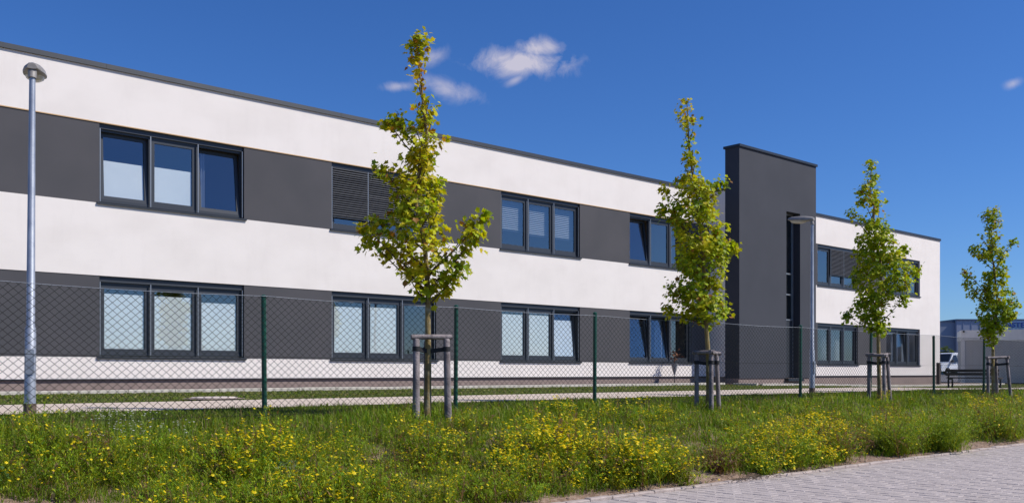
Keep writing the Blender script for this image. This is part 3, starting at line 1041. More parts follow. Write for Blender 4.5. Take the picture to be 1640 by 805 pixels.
RIGHT = np.array([sa, -ca, 0.0])
FWD = np.array([ca, sa, 0.0])
for ti, ((tx, ty), prof, clus, yellow) in enumerate(PROFILES):
    r = np.random.default_rng(100 + ti)
    tz = gz(tx, ty) - 0.02
    tree = tag(empty("maple_tree", (tx, ty, tz)), TREE_LABELS[ti], "tree", "young maples in a row in front of the fence")
    P = np.array(sorted(prof))
    zt = P[-1, 0]
    cx_at = lambda z: np.interp(z, P[:, 0], P[:, 1])
    hw_at = lambda z: np.interp(z, P[:, 0], P[:, 2]) * 0.86

    def axis(z):
        """Trunk centre line at height z, in tree coordinates."""
        f = float(np.clip((z - 1.2) / 1.6, 0, 1))
        off = float(cx_at(max(z, P[0, 0]))) * f * 0.85
        top = float(np.clip((z - 3.6) / 1.2, 0, 1))
        off = off * (1 - top) + float(cx_at(z)) * top
        p = RIGHT * (off + 0.012 * math.sin(z * 2.3 + ti)) + FWD * 0.015 * math.sin(z * 1.7 + 2 * ti)
        return Vector((p[0], p[1], z))
    zs = np.concatenate([[-0.1, 0.0, 0.12], np.linspace(0.4, zt - 0.05, 16)])
    rad = [0.062 if z <= 0 else 0.006 + 0.040 * (1 - z / zt) ** 0.8 + (0.008 if z < 0.15 else 0) for z in zs]
    MB().tube([axis(z) for z in zs], rad, 9).build("trunk", 'bark', tree, True)
    # limbs: some reach for the outlying leaf clusters, the rest fill the crown
    tips, blist = [], []
    for (dx, z, rr) in clus:
        dep = r.uniform(-0.25, 0.25)
        tips.append((RIGHT * dx + FWD * dep + np.array([0, 0, z]), rr))
    z = P[0, 0] + 0.15
    while z < zt - 0.5:
        a = r.uniform(0, 2 * math.pi)
        w = hw_at(z) * 0.85
        tips.append((RIGHT * (cx_at(z) + math.cos(a) * w) + FWD * (math.sin(a) * w) + np.array([0, 0, z]), 0.0))
        z += 0.13
    for tpos, rr in tips:
        reach = math.hypot(tpos[0] - axis(tpos[2])[0], tpos[1] - axis(tpos[2])[1])
        s = axis(max(1.5, tpos[2] - 0.22 - reach * 0.65))
        e = Vector(tpos)
        mid = s.lerp(e, 0.5) + Vector((0, 0, -0.06 * reach))
        MB().tube([s, mid, e], [0.013, 0.009, 0.004], 5).build("branch", 'twig', tree, True)
        blist.append((s, e))
    # leaf positions
    pos, outd = [], []
    n_main = int((1550 if ti == 0 else 1950) * sum((P[i + 1, 0] - P[i, 0]) * (P[i + 1, 2] + P[i, 2]) for i in range(len(P) - 1)) / 2 * 1.35)
    zz = r.uniform(P[0, 0], zt, n_main * 4)
    keep = r.uniform(0, 0.75, len(zz)) < hw_at(zz)
    keep &= r.uniform(0, 1, len(zz)) < np.where(zz > zt - 1.5, 0.62, 1.0)
    zz = zz[keep][:n_main]
    # leaves sit in tufts, so the crown keeps gaps between them
    tuft_n = max(60, len(zz) // 17)
    tz_ = zz[:tuft_n]
    ang = r.uniform(0, 2 * math.pi, tuft_n)
    rr_ = np.sqrt(r.uniform(0.05, 1.0, tuft_n)) * hw_at(tz_)
    tc_ = RIGHT[None] * (cx_at(tz_) + np.cos(ang) * rr_ * 0.88)[:, None] + FWD[None] * (np.sin(ang) * rr_ * 0.95)[:, None]
    tc_[:, 2] = tz_
    pick = r.integers(0, tuft_n, len(zz))
    p = tc_[pick] + r.normal(0, 1, (len(zz), 3)) * np.array([0.055, 0.055, 0.05])
    ax = np.array([axis(q)[:] for q in p[:, 2]])
    d = p - ax
    d[:, 2] = 0.1
    pos.append(p)
    outd.append(d / np.linalg.norm(d, axis=1)[:, None])
    for tpos, rr in tips:
        if rr <= 0:
            continue
        n = int(62 * (rr / 0.1) ** 1.5)
        p = tpos[None] + r.normal(0, 1, (n, 3)) * rr * 0.62
        d = p - np.array(axis(tpos[2])[:])
        d[:, 2] = 0.1
        pos.append(p)
        outd.append(d / np.linalg.norm(d, axis=1)[:, None])
        s = np.array(axis(max(1.25, tpos[2] - 0.4))[:])
        n = int(14 * np.linalg.norm(tpos - s))
        t = r.uniform(0.35, 1, n)[:, None]
        p = s + (tpos - s) * t + r.normal(0, 0.05, (n, 3))
        pos.append(p)
        outd.append(np.tile((tpos - s) / np.linalg.norm(tpos - s), (n, 1)))
    for s, e in blist:                            # leaves along every limb
        n = 5 + int(9 * (e - s).length)
        t = r.uniform(0.3, 1.02, n)[:, None]
        a_, b_ = np.array(s[:]), np.array(e[:])
        pos.append(a_ + (b_ - a_) * t + r.normal(0, 0.05, (n, 3)) - np.array([0, 0, 0.03]))
        outd.append(np.tile((b_ - a_) / np.linalg.norm(b_ - a_), (n, 1)))
    for q in np.arange(P[0, 0] - 0.05, P[0, 0] + 0.45, 0.03):      # tufts low on the trunk
        a = np.array(axis(q)[:])
        an = r.uniform(0, 6.28)
        k = r.uniform(0.03, 0.22)
        p = a[None] + np.array([math.cos(an) * k, math.sin(an) * k, 0])[None] + r.normal(0, 0.04, (3, 3))
        pos.append(p)
        outd.append(r.normal(0, 1, (3, 3)) * np.array([1, 1, 0.2]))
    for q in np.arange(zt - 1.1, zt, 0.155):      # whorls on the leading shoot
        a = np.array(axis(q)[:])
        p = a[None] + r.normal(0, 1, (11, 3)) * np.array([0.05, 0.05, 0.028])
        pos.append(p)
        outd.append(r.normal(0, 1, (11, 3)) * np.array([1, 1, 0.2]))
    pos, outd = np.concatenate(pos), np.concatenate(outd)
    outd /= np.linalg.norm(outd, axis=1)[:, None]
    n = len(pos)
    green = np.array([0.145, 0.250, 0.010])
    lime = np.array([0.46, 0.54, 0.016])
    gold = np.array([0.68, 0.49, 0.02])
    rusty = np.array([0.32, 0.15, 0.025])
    hgt = (pos[:, 2] - P[0, 0]) / (zt - P[0, 0])
    patch = np.sin(pos[:, 0] * 7 + ti) * np.sin(pos[:, 2] * 5.3 + 2 * ti) * 0.25
    mix = np.clip(r.normal(0.42 + 0.35 * yellow, 0.28, n) + patch * 0.6, 0, 1)[:, None]
    col = green * (1 - mix) + lime * mix
    g = np.clip(r.normal(yellow * 0.62 - 0.16 + hgt * 0.22 + patch, 0.22), 0, 1)[:, None]
    col = col * (1 - g) + gold * g
    ru = (r.uniform(0, 1, n) < 0.02 + 0.16 * np.clip(hgt - 0.55, 0, 1) + 0.05 * yellow)[:, None]
    col = np.where(ru, rusty * r.uniform(0.7, 1.4, (n, 1)), col)
    col = col * r.uniform(0.8, 1.3, (n, 1))
    size = r.uniform(0.050, 0.098, n) * (1 - 0.25 * np.clip(hgt - 0.6, 0, 1))
    v, f, c = scatter_leaves(pos, outd, size, col, r)
    link("crown", fast_mesh("crown", v, tris=f, cols=c, mat='leaf'), tree)

    # tripod of stakes
    lay = [[(-0.125, -0.20, 0.0), (0.265, -0.02, 0.015), (-0.02, 0.24, 0.0)],
           [(-0.19, 0.05, 0.0), (0.01, -0.22, 0.0), (0.185, 0.1, 0.03)],
           [(-0.18, 0.1, 0.0), (0.03, -0.22, 0.0), (0.23, 0.06, 0.05)],
           [(-0.21, -0.15, -0.01), (0.16, 0.18, 0.03), (0.34, -0.10, 0.07)]][ti]
    slabel = ["weathered stake tripod round the yellow tinged maple nearest the camera",
              "weathered stake tripod round the maple before the building's inner corner",
              "weathered stake tripod round the maple in front of the windows past the tower",
              "dark stake tripod round the maple beside the bench"][ti]
    sup = tag(empty("tree_stakes", (tx, ty, tz)), slabel, "tree stakes", "stake tripods round the young maples")
    tops = []
    hs_ = 1.06 if ti == 0 else 0.97
    for k, (dx, dy, lean) in enumerate(lay):
        b = RIGHT * (dx + lean) + FWD * dy
        t = RIGHT * (dx - lean * 0.6) + FWD * dy * 0.9
        zb = gz(tx + b[0], ty + b[1]) - tz
        hh = hs_ + random.uniform(-0.02, 0.02)
        B_, T_ = Vector((b[0], b[1], zb - 0.15)), Vector((t[0], t[1], hh))
        MB().tube([B_, B_.lerp(T_, 0.5), T_ - Vector((0, 0, 0.015)), T_], ([0.050, 0.046, 0.044, 0.036] if ti == 0 else [0.042, 0.039, 0.037, 0.030]), 12).build("stake", 'wood', sup, True)
        tops.append(T_)
    for a, b in ((0, 1), (1, 2), (0, 2)):
        A_, B_ = tops[a], tops[b]
        dd = (B_ - A_).normalized() * 0.07
        up = Vector((0, 0, 0.02 + 0.002 * (a + b)))
        if ti == 0 and (a, b) != (0, 1):
            continue
        MB().tube([A_ - dd + up, B_ + dd + up], 0.034, 10).build("crossbar", 'wood', sup, True)
    for T_ in tops:
        c = axis(hs_ - 0.16)
        a = Vector((T_.x, T_.y, hs_ - 0.13))
        d = (c - a).normalized()
        sd = d.cross(Vector((0, 0, 1))) * 0.012
        up = Vector((0, 0, 0.028))
        a2, c2 = a + d * 0.02, c - d * 0.01
        MB().add([a2 - sd - up, a2 + sd - up, a2 + sd + up, a2 - sd + up, c2 - sd - up, c2 + sd - up, c2 + sd + up, c2 - sd + up],
                 [(0, 1, 2, 3), (7, 6, 5, 4), (0, 4, 5, 1), (1, 5, 6, 2), (2, 6, 7, 3), (3, 7, 4, 0)]).build("strap", 'strap', sup)
        MB().tube([a - Vector((0, 0, 0.03)), a + Vector((0, 0, 0.03))], 0.052, 12).build("strap", 'strap', sup, True)

# ------------------------------------------------------------------ small things by the wall and path
man = tag(empty("manhole_cover", (7.0, 15.95, gz(7.0, 15.95))), "pale round concrete manhole cover in the lawn by the footpath", "manhole cover")
MB().tube([(0, 0, -0.1), (0, 0, 0.05), (0, 0, 0.062)], [0.40, 0.40, 0.38], 28).build("cover", 'manhole', man)
ring = MB()
for k in range(28):
    a, b = 2 * math.pi * k / 28, 2 * math.pi * (k + 1) / 28
    ring.add([(0.41 * math.cos(a), 0.41 * math.sin(a), 0.045), (0.55 * math.cos(a), 0.55 * math.sin(a), 0.035),
              (0.55 * math.cos(b), 0.55 * math.sin(b), 0.035), (0.41 * math.cos(b), 0.41 * math.sin(b), 0.045)], [(0, 1, 2, 3)])
ring.build("rim", 'gravel', man)

pl = tag(empty("pole_planter", (26.35, 21.2, gz(26.35, 21.2))), "grey cone planter with brown bloom on a thin black pole by the wall", "planter")
MB().tube([(0, 0, -0.1), (0, 0, 0.55)], 0.014, 8).build("pole", 'blackmetal', pl)
MB().tube([(0, 0, 0.35), (0, 0, 0.74)], [0.03, 0.13], 16).build("cone", 'planter', pl, True)
bl = MB()
r = np.random.default_rng(5)
for k in range(60):
    a = r.normal(0, 1, 3) * np.array([0.09, 0.09, 0.10]) + np.array([0, 0, 1.02])
    d = r.normal(0, 1, 3) * 0.06
    e = r.normal(0, 1, 3) * 0.05
    bl.add([a, a + d, a + e], [(0, 1, 2)])
bl.tube([(0, 0, 0.72), (0.02, 0, 1.0)], 0.012, 6)
bl.build("bloom", 'drybloom', pl)

bp = tag(empty("wooden_post", (43.1, 19.35, gz(43.1, 19.35))), "short dark wooden post at the building's far corner", "post")
MB().cbox(-0.07, 0.07, -0.07, 0.07, -0.2, 1.02, 0.02).build("shaft", 'darkpost', bp)
MB().box(-0.085, 0.085, -0.085, 0.085, 1.022, 1.05).build("cap", 'capmetal', bp)

bench = tag(empty("park_bench", (39.3, 16.2, gz(39.3, 16.2)), R(90)), "dark slatted bench beside the footpath, beyond the building's corner", "bench")
for k, yy in enumerate((-0.20, -0.07, 0.06)):
    MB().cbox(-1.05, 1.05, yy, yy + 0.115, 0.40, 0.445, 0.008).build("seat_slat", 'benchwood', bench)
for zz_ in (0.52, 0.66):
    MB().box(-1.05, 1.05, 0.205, 0.24, zz_, zz_ + 0.11).build("back_slat", 'benchwood', bench)
for xx in (-0.95, 0.95):
    for yy in (-0.18, 0.18):
        MB().box(xx - 0.03, xx + 0.03, yy - 0.024, yy + 0.024, -0.05, 0.398 if yy < 0 else 0.76).build("leg", 'blackmetal', bench)
    MB().box(xx - 0.028, xx + 0.028, -0.156, 0.156, 0.34, 0.397).build("stretcher", 'blackmetal', bench)

# ------------------------------------------------------------------ beyond the building
def at(depth, lat):
    p = FWD * depth + RIGHT * lat
    return float(p[0]), float(p[1])


VIEWZ = AIM - R(90)
# portable cabin
x, y = at(50, 24.0)
cb = tag(empty("portable_cabin", (x, y, gz(x, y) - 0.1), VIEWZ - R(22)), "pale grey portable cabin past the building's far end", "cabin")
CH = 2.92
MB().box(0, 9.0, 0, 3.0, 0.12, CH - 0.55).build("body", 'container', cb)
MB().box(-0.04, 9.04, -0.04, 3.04, CH - 0.548, CH).build("roof_fascia", 'containerwhite', cb)
MB().box(-0.03, 0.16, -0.03, 0.16, 0.0, CH - 0.55).build("corner_post", 'containerwhite', cb)
MB().box(3.05, 3.20, -0.03, 0.10, 0.0, CH - 0.55).build("corner_post", 'containerwhite', cb)
MB().box(0.05, 8.95, 0.05, 2.95, -0.3, 0.12).build("base_frame", 'darkpost', cb)
for k in range(8):
    MB().box(0.5 + k * 0.36, 0.52 + k * 0.36, -0.012, 0.0, 0.2, CH - 0.6).build("panel_rib", 'container', cb)
MB().box(3.3, 4.2, -0.02, 0.0, 0.25, 0.75).build("vent", 'containerdark', cb)
MB().tube([(0.1, -0.06, CH - 0.12), (0.1, -0.06, CH - 0.02)], 0.05, 8).build("lifting_eye", 'containerdark', cb)

# blue hall with lettering
D = 130.0
x, y = at(D, 0)
hall = tag(empty("industrial_hall", (x, y, Z(-0.35)), VIEWZ), "long slate blue industrial hall with blue lettering in the distance", "building")
MB().box(50, 61.7, 0.5, 40, -0.5, 7.35).build("wing", 'hall2', hall)
MB().box(61.7, 95, 0, 40, -0.5, 7.55).build("body", 'hall', hall)
MB().box(49.9, 61.69, 0.4, 40, 7.352, 7.5).build("roof_trim", 'halltrim', hall)
MB().box(61.6, 95.1, -0.1, 40, 7.552, 7.75).build("roof_trim", 'halltrim', hall)
for k in range(28):
    MB().box(62.6 + k * 1.15, 62.66 + k * 1.15, -0.04, 0.0, 0, 7.5).build("panel_joint", 'hall', hall)
MB().box(67.4, 95.05, -0.07, -0.001, 6.28, 7.55).build("sign_band", 'signband', hall)
fc = bpy.data.curves.new("lettering", 'FONT')
fc.body = "NSTE"
fc.size = 1.0
fc.extrude = 0.04
fc.offset = 0.018
fc.space_character = 1.05
fo = bpy.data.objects.new("tmp_letters", fc)
C.objects.link(fo)
bpy.context.view_layer.update()
me = bpy.data.meshes.new_from_object(fo.evaluated_get(bpy.context.evaluated_depsgraph_get()))
bpy.data.objects.remove(fo)
me.materials.clear()
me.materials.append(M['letter'])
lt = link("lettering", me, hall, (68.4, -0.10, 6.62))
lt.rotation_euler = (R(90), 0, 0)
lt.scale = (1.12, 1.0, 1)

# white van facing left and towards the camera
x, y = at(84, 39.2)
van = tag(empty("parked_van", (x, y, gz(x, y) + 0.03), VIEWZ + R(180 + 28)), "white family van parked beside the pale cabin", "van")
van.scale = (1.1, 1.1, 1.12)
# +x is forward; outline of the body
prof = [(2.0, 0.35), (2.02, 0.62), (1.92, 0.86), (1.05, 1.04), (0.48, 1.72), (0.1, 1.82), (-1.7, 1.80), (-1.92, 1.45), (-1.98, 0.95), (-1.98, 0.35)]
MB().prism(prof, -0.84, 0.84, [0.05, 0.02, 0.04, 0.03, 0.17, 0.2, 0.2, 0.12, 0.0, 0.05]).build("body", 'carpaint', van)
MB().add([(1.0, -0.72, 1.075), (1.0, 0.72, 1.075), (0.53, 0.60, 1.70), (0.53, -0.60, 1.70)], [(0, 1, 2, 3)]).build("windscreen", 'carglass', van, loc=(0.035, 0, 0.03))
for sgn in (1, -1):
    for a, b, c_, d_ in ((0.86, 0.02, 0.38, 0.02), (-0.06, -0.86, -0.06, -0.86), (-0.94, -1.78, -0.94, -1.66)):
        q = [(a, sgn * 0.835, 1.06), (b, sgn * 0.835, 1.06), (d_, sgn * 0.70, 1.62), (c_, sgn * 0.70, 1.62)]
        mb = MB()
        mb.add(q + [(x_, y_ - sgn * 0.03, z_) for x_, y_, z_ in q], [(0, 1, 2, 3), (0, 4, 5, 1), (1, 5, 6, 2), (2, 6, 7, 3), (3, 7, 4, 0)])
        mb.build("side_window", 'carglass', van)
    for wx_ in (1.25, -1.3):
        o = MB().tube([(wx_, sgn * 0.70, 0.31), (wx_, sgn * 0.86, 0.31)], 0.31, 18).build("wheel", 'rubber', van)
        MB().tube([(wx_, sgn * 0.861, 0.31), (wx_, sgn * 0.875, 0.31)], 0.19, 14).build("rim", 'galv', o)
    MB().box(1.78, 1.99, sgn * 0.62 - 0.15, sgn * 0.62 + 0.15, 0.68, 0.86).build("headlight", 'headlamp', van)
    MB().box(0.72, 0.9, sgn * 0.93 - 0.09, sgn * 0.93 + 0.09, 1.04, 1.22).build("wing_mirror", 'bumper', van)
MB().box(1.95, 2.09, -0.78, 0.78, 0.28, 0.58).build("bumper", 'bumper', van)
MB().box(2.0, 2.06, -0.4, 0.4, 0.64, 0.80).build("grille", 'bumper', van)


def leaf_mass(center, ext, n, size, cols, r):
    """Loose leaves through a rounded volume."""
    p = r.normal(0, 1, (n, 3))
    p = p / np.linalg.norm(p, axis=1)[:, None] * (r.uniform(0.25, 1, n) ** 0.5)[:, None]
    lump = 1 + 0.25 * np.sin(p[:, 0] * 9 + 1) * np.cos(p[:, 2] * 7)
    pos = p * np.array(ext) * lump[:, None] + np.array(center)
    return scatter_leaves(pos, p, size * r.uniform(0.7, 1.3, n), cols, r)


x, y = at(104, 47.3)
hd = tag(empty("hedge", (x, y, Z(-0.3)), VIEWZ), "low green hedge behind the parked white van", "hedge")
rr = np.random.default_rng(31)
cc = np.array([0.09, 0.13, 0.03]) * rr.uniform(0.6, 1.4, (1800, 1))
v, f, c = leaf_mass((0, 0, 1.5), (5.5, 0.9, 1.4), 1800, 0.35, cc, rr)
link("foliage", fast_mesh("foliage", v, tris=f, cols=c, mat='leaf'), hd)
for k in range(5):
    MB().tube([(-4 + 2 * k, 0, -0.1), (-4 + 2 * k + 0.1, 0, 1.4)], [0.06, 0.03], 6).build("stem", 'twig', hd)

# ------------------------------------------------------------------ weeds, grass and yellow flowers
def sample_strip(n, y0, y1, r, s0=-0.74, s1=0.66):
    """Points of the strip, as dense in every direction one can look at it from the paving."""
    s = r.uniform(s0, s1, n)
    y = r.uniform(y0, y1, n)
    d = y / (sa - s * ca)
    x = (d * ca + s * d * sa)
    return x, y, d


def bare(x, y):
    """1 where the soil is bare."""
    b = np.zeros_like(x)
    for cx, cy, rx, ry in ((1.6, 7.6, 1.5, 0.72), (4.45, 7.85, 0.30, 0.22), (5.6, 8.55, 0.25, 0.15), (9.3, 6.9, 0.55, 0.24),
                           (13.0, 6.9, 0.6, 0.26), (16.9, 6.9, 0.7, 0.25), (6.6, 9.1, 0.3, 0.10)):
        b = np.maximum(b, 1 - ((x - cx) / rx) ** 2 - ((y - cy) / ry) ** 2)
    edge = np.clip((6.90 - y) / 0.10, 0, 1) * np.clip(0.35 + 0.6 * np.sin(x * 2.1 + 0.6), 0, 1)
    return np.clip(np.maximum(b * 2.2, edge), 0, 1)


def blades(n, y0, y1, hmin, hmax, wid, pal, r, lean=0.5, maskbare=True, keepf=None):
    x, y, d = sample_strip(n, y0, y1, r)
    if maskbare:
        k = r.uniform(0, 1, n) > bare(x, y) * 1.05
        x, y, d = x[k], y[k], d[k]
    if keepf is not None:
        k = r.uniform(0, 1, len(x)) < keepf(x, y)
        x, y, d = x[k], y[k], d[k]
    n = len(x)
    z = ground_z(x, y) - 0.01
    clump = 0.5 + 0.5 * np.sin(x * 2.9 + np.sin(y * 2.3) * 1.5) * np.cos(y * 3.1 + x * 0.7)
    h = (hmin + (hmax - hmin) * r.beta(1.6, 2.4, n)) * (0.65 + 0.6 * clump)
    a = r.uniform(0, 2 * math.pi, n)
    ln = np.abs(r.normal(0, lean, n)) * h
    b = r.uniform(0, 2 * math.pi, n)
    w = wid * r.uniform(0.6, 1.4, n) * np.clip(d / 9, 0.8, 2.0)
    dx, dy = np.cos(a) * ln, np.sin(a) * ln
    wx, wy = np.cos(b) * w, np.sin(b) * w
    base = np.stack([x, y, z], 1)
    side = np.stack([wx, wy, 0 * x], 1)
    mid = base + np.stack([dx * 0.3, dy * 0.3, h * 0.58], 1)
    tip = base + np.stack([dx, dy, h * np.clip(1 - 0.25 * (ln / h) ** 2, 0.4, 1)], 1)
    v = np.stack([base - side, base + side, mid + side * 0.75, mid - side * 0.75, tip], 1).reshape(-1, 3)
    i = np.arange(n) * 5
    q = np.stack([i, i + 1, i + 2, i + 3], 1)
    t = np.stack([i + 3, i + 2, i + 4], 1)
    pal = np.array(pal)
    ci = pal[r.integers(0, len(pal), n)] * r.uniform(0.7, 1.3, (n, 1))
    big = (0.5 + 0.5 * np.sin(x * 0.9 + 1.3) * np.cos(y * 1.7 + x * 0.3))[:, None]
    ci = ci * (0.85 + 0.3 * big)
    cols = np.repeat(ci, 5, axis=0)
    return v, q, t, cols


def join(parts):
    V, Q, T_, Cc, off = [], [], [], [], 0
    for v, q, t, c in parts:
        V.append(v)
        if q is not None:
            Q.append(q + off)
        if t is not None:
            T_.append(t + off)
        Cc.append(c)
        off += len(v)
    return (np.concatenate(V), np.concatenate(Q) if Q else None, np.concatenate(T_) if T_ else None, np.concatenate(Cc))


r = np.random.default_rng(21)
GREENS = [(0.145, 0.245, 0.010), (0.19, 0.290, 0.012), (0.11, 0.225, 0.012), (0.26, 0.325, 0.016), (0.18, 0.225, 0.014)]
LAWN = [(0.12, 0.185, 0.014), (0.15, 0.21, 0.018), (0.10, 0.17, 0.012), (0.17, 0.19, 0.03)]
DRY = [(0.36, 0.29, 0.13), (0.29, 0.22, 0.10), (0.24, 0.15, 0.08), (0.27, 0.28, 0.08)]
meadow = [blades(85000, 6.85, 10.4, 0.05, 0.21, 0.0036, GREENS, r, lean=0.85),
          blades(11000, 6.85, 10.4, 0.08, 0.34, 0.0026, DRY + GREENS[:2], r, lean=0.7),
          blades(34000, 9.6, 12.55, 0.04, 0.13, 0.0042, LAWN + LAWN + GREENS[:2], r, maskbare=False)]
lawnb = [blades(30000, 15.25, 20.2, 0.02, 0.06, 0.006, LAWN + LAWN + DRY[:1], r, maskbare=False),
         blades(26000, 10.6, 12.58, 0.03, 0.09, 0.0045, LAWN + LAWN + DRY[:1], r, maskbare=False)]
V, Q, T_, Cc = join(meadow)
tag(link("meadow_grass", fast_mesh("meadow_grass", V, Q, T_, Cc, 'weed')), "rough green grass growing in the weed strip", "grass", kind='stuff')
V, Q, T_, Cc = join(lawnb)
tag(link("lawn_grass", fast_mesh("lawn_grass", V, Q, T_, Cc, 'weed')), "short mown lawn between fence and building", "grass", kind='stuff')


def ragwort(r, h, spread, nst, leaf_len, pal, flowers, dry=0.0):
    """Bushy many stemmed weed: thin curved stems, narrow leaves, flower heads on the tips."""
    V, Q, T_, Cc = [], [], [], []
    FV, FT, FC = [], [], []
    nv = nf = 0
    pal = np.array(pal)
    for s in range(nst):
        a = r.uniform(0, 2 * math.pi)
        tilt = spread * math.sqrt(r.uniform(0, 1))
        hh = h * r.uniform(0.65, 1.1)
        bx, by = r.normal(0, 0.24 * spread, 2)
        tt = np.linspace(0, 1, 5)
        droop = (tilt / spread) ** 2 * 0.55
        P_ = np.stack([bx + math.cos(a) * tilt * tt ** 1.2, by + math.sin(a) * tilt * tt ** 1.2, hh * (tt * (1 - 0.25 * droop) - droop * 0.75 * tt ** 2.2)], 1)
        sc = pal[r.integers(0, len(pal))] * r.uniform(0.6, 1.1)
        isdry = r.uniform() < dry
        if isdry:
            sc = np.array([0.17, 0.10, 0.06]) * r.uniform(0.7, 1.3)
        sd = np.array([-math.sin(a), math.cos(a), 0]) * 0.0028
        for k in range(5):
            V += [P_[k] - sd * (1.2 - tt[k] * 0.7), P_[k] + sd * (1.2 - tt[k] * 0.7)]
            Cc += [sc * np.array([1.2, 0.9, 0.8])] * 2
        for k in range(4):
            b = nv + 2 * k
            Q.append((b, b + 1, b + 3, b + 2))
        nv += 10
        nl = int(hh / 0.015)
        for k in range(nl):
            t = r.uniform(0.02, 1.0)
            i = min(int(t * 4), 3)
            p = P_[i] + (P_[i + 1] - P_[i]) * (t * 4 - i)
            la = r.uniform(0, 2 * math.pi)
            L = leaf_len * r.uniform(0.6, 1.3) * (1.15 - 0.5 * t)
            e = p + np.array([math.cos(la) * L * 0.75, math.sin(la) * L * 0.75, L * r.uniform(0.1, 0.8)])
            m_ = (p + e) / 2 + np.array([0, 0, 0.008])
            wv = np.array([-math.sin(la), math.cos(la), r.uniform(-0.4, 0.4)]) * r.uniform(0.0032, 0.0060)
            lc = pal[r.integers(0, len(pal))] * r.uniform(0.7, 1.35)
            if isdry:
                lc = np.array([0.20, 0.125, 0.07]) * r.uniform(0.6, 1.4)
            V += [p, m_ - wv, e, m_ + wv]
            Cc += [lc] * 4
            Q.append((nv, nv + 1, nv + 2, nv + 3))
            nv += 4
        nfl = r.poisson(flowers) if not isdry else 0
        for k in range(nfl):
            base = P_[4] + np.array([*r.normal(0, 0.035, 2), r.uniform(-0.05, 0.03)])
            nr = np.array([*r.normal(0, 0.5, 2), 1.0])
            nr /= np.linalg.norm(nr)
            u = np.cross(nr, [1, 0.2, 0])
            u /= np.linalg.norm(u)
            w = np.cross(nr, u)
            rad = r.uniform(0.011, 0.020)
            fcol = np.array([0.95, 0.80, 0.003]) * r.uniform(0.8, 1.1)
            # ray petals as a star, with the disc in the middle
            FV.append(base + nr * 0.004)
            FC.append(np.array([0.62, 0.36, 0.01]))
            for j in range(12):
                t = math.pi * j / 6
                q = rad * (1.0 if j % 2 == 0 else 0.55)
                FV.append(base + (u * math.cos(t) + w * math.sin(t)) * q)
                FC.append(fcol)
            for j in range(12):
                FT.append((nf, nf + 1 + j, nf + 1 + (j + 1) % 12))
            nf += 13
    F = (np.array(FV).reshape(-1, 3), np.array(FT, dtype=np.int32).reshape(-1, 3), np.array(FC).reshape(-1, 3))
    return (np.array(V), np.array(Q, dtype=np.int32), np.array(Cc)), F


WEED = [(0.185, 0.305, 0.012), (0.25, 0.355, 0.014), (0.14, 0.265, 0.016), (0.35, 0.405, 0.018), (0.175, 0.265, 0.034)]
variants = []
rv = np.random.default_rng(55)
for k in range(12):
    fl = (0.35, 1.7, 4.0)[k % 3]
    variants.append(ragwort(rv, rv.uniform(0.36, 0.50), rv.uniform(0.24, 0.36), int(rv.integers(14, 20)), 0.060, WEED, fl, dry=0.10 if k < 9 else 0.35))

# where the flowering plants are thick (centre, radii)
THICK = [(7.5, 7.75, 1.5, 0.75), (11.1, 7.25, 1.3, 0.5), (4.3, 8.35, 0.8, 0.4), (5.9, 8.4, 0.6, 0.35), (14.2, 7.9, 1.6, 0.6), (9.3, 9.0, 1.8, 0.4), (20, 8.4, 3, 0.6), (27, 8.6, 4, 0.8), (6.7, 8.0, 0.6, 0.3)]


def thick(x, y):
    t = np.zeros_like(x)
    for cx, cy, rx, ry in THICK:
        t = np.maximum(t, np.exp(-((x - cx) / rx) ** 2 - ((y - cy) / ry) ** 2))
    return t


def place(fol, flo, var, x, y, s, rot, r):
    (v, q, c), (fv, ft, fc_) = var
    cr, sr = math.cos(rot), math.sin(rot)
    Rm = np.array([[cr, -sr, 0], [sr, cr, 0], [0, 0, 1]]).T * s
    o = np.array([x, y, gz(x, y) - 0.01])
    tint = r.uniform(0.8, 1.2) * np.array([r.uniform(0.9, 1.15), 1.0, r.uniform(0.8, 1.1)])
    fol.append((v @ Rm + o, q, None, c * tint))
    if len(fv):
        flo.append((fv @ Rm + o, None, ft, fc_))


fol, flo = [], []
r = np.random.default_rng(77)
x, y, d = sample_strip(1900, 6.84, 10.3, r)
x2, y2, d2 = sample_strip(420, 6.74, 7.35, r)
x, y = np.concatenate([x, x2]), np.concatenate([y, y2])
th = thick(x, y)
bz = bare(x, y)
edge = np.clip((10.2 - y) / 1.5, 0.12, 1) * (1 + 0.15 * (y < 8.2))
for i in range(len(x)):
    if r.uniform() < bz[i] * 1.2 or r.uniform() > edge[i] * (0.62 + 0.4 * th[i]):
        continue
    patch = 0.5 + 0.5 * math.sin(x[i] * 2.3 + 1.9 * math.sin(y[i] * 2.0)) * math.cos(y[i] * 2.7 - x[i] * 0.8)
    if r.uniform() > 0.45 + 0.75 * patch:
        continue
    k = int(r.integers(0, 4)) * 3
    if r.uniform() < 0.06:
        k = 9
    u = r.uniform()
    k += 2 if u < 0.02 + th[i] * 0.55 else (1 if u < 0.08 + 0.30 * patch + 0.40 * th[i] else 0)
    sc_ = r.uniform(0.55, 1.1) * (0.86 + 0.25 * th[i]) * (0.68 + 0.62 * patch) * (0.62 + 0.38 * float(edge[i]))
    place(fol, flo, variants[k], x[i], y[i], sc_, r.uniform(0, 6.28), r)
V, Q, T_, Cc = join(fol)
tag(link("weed_foliage", fast_mesh("weed_foliage", V, Q, None, Cc, 'weed')), "mass of narrow leaved green weeds on the bank", "weeds", kind='stuff')
V, Q, T_, Cc = join(flo)
tag(link("yellow_flower_heads", fast_mesh("yellow_flower_heads", V, None, T_, Cc, 'flower')), "scattered small yellow flower heads over the weeds", "flowers", kind='stuff')

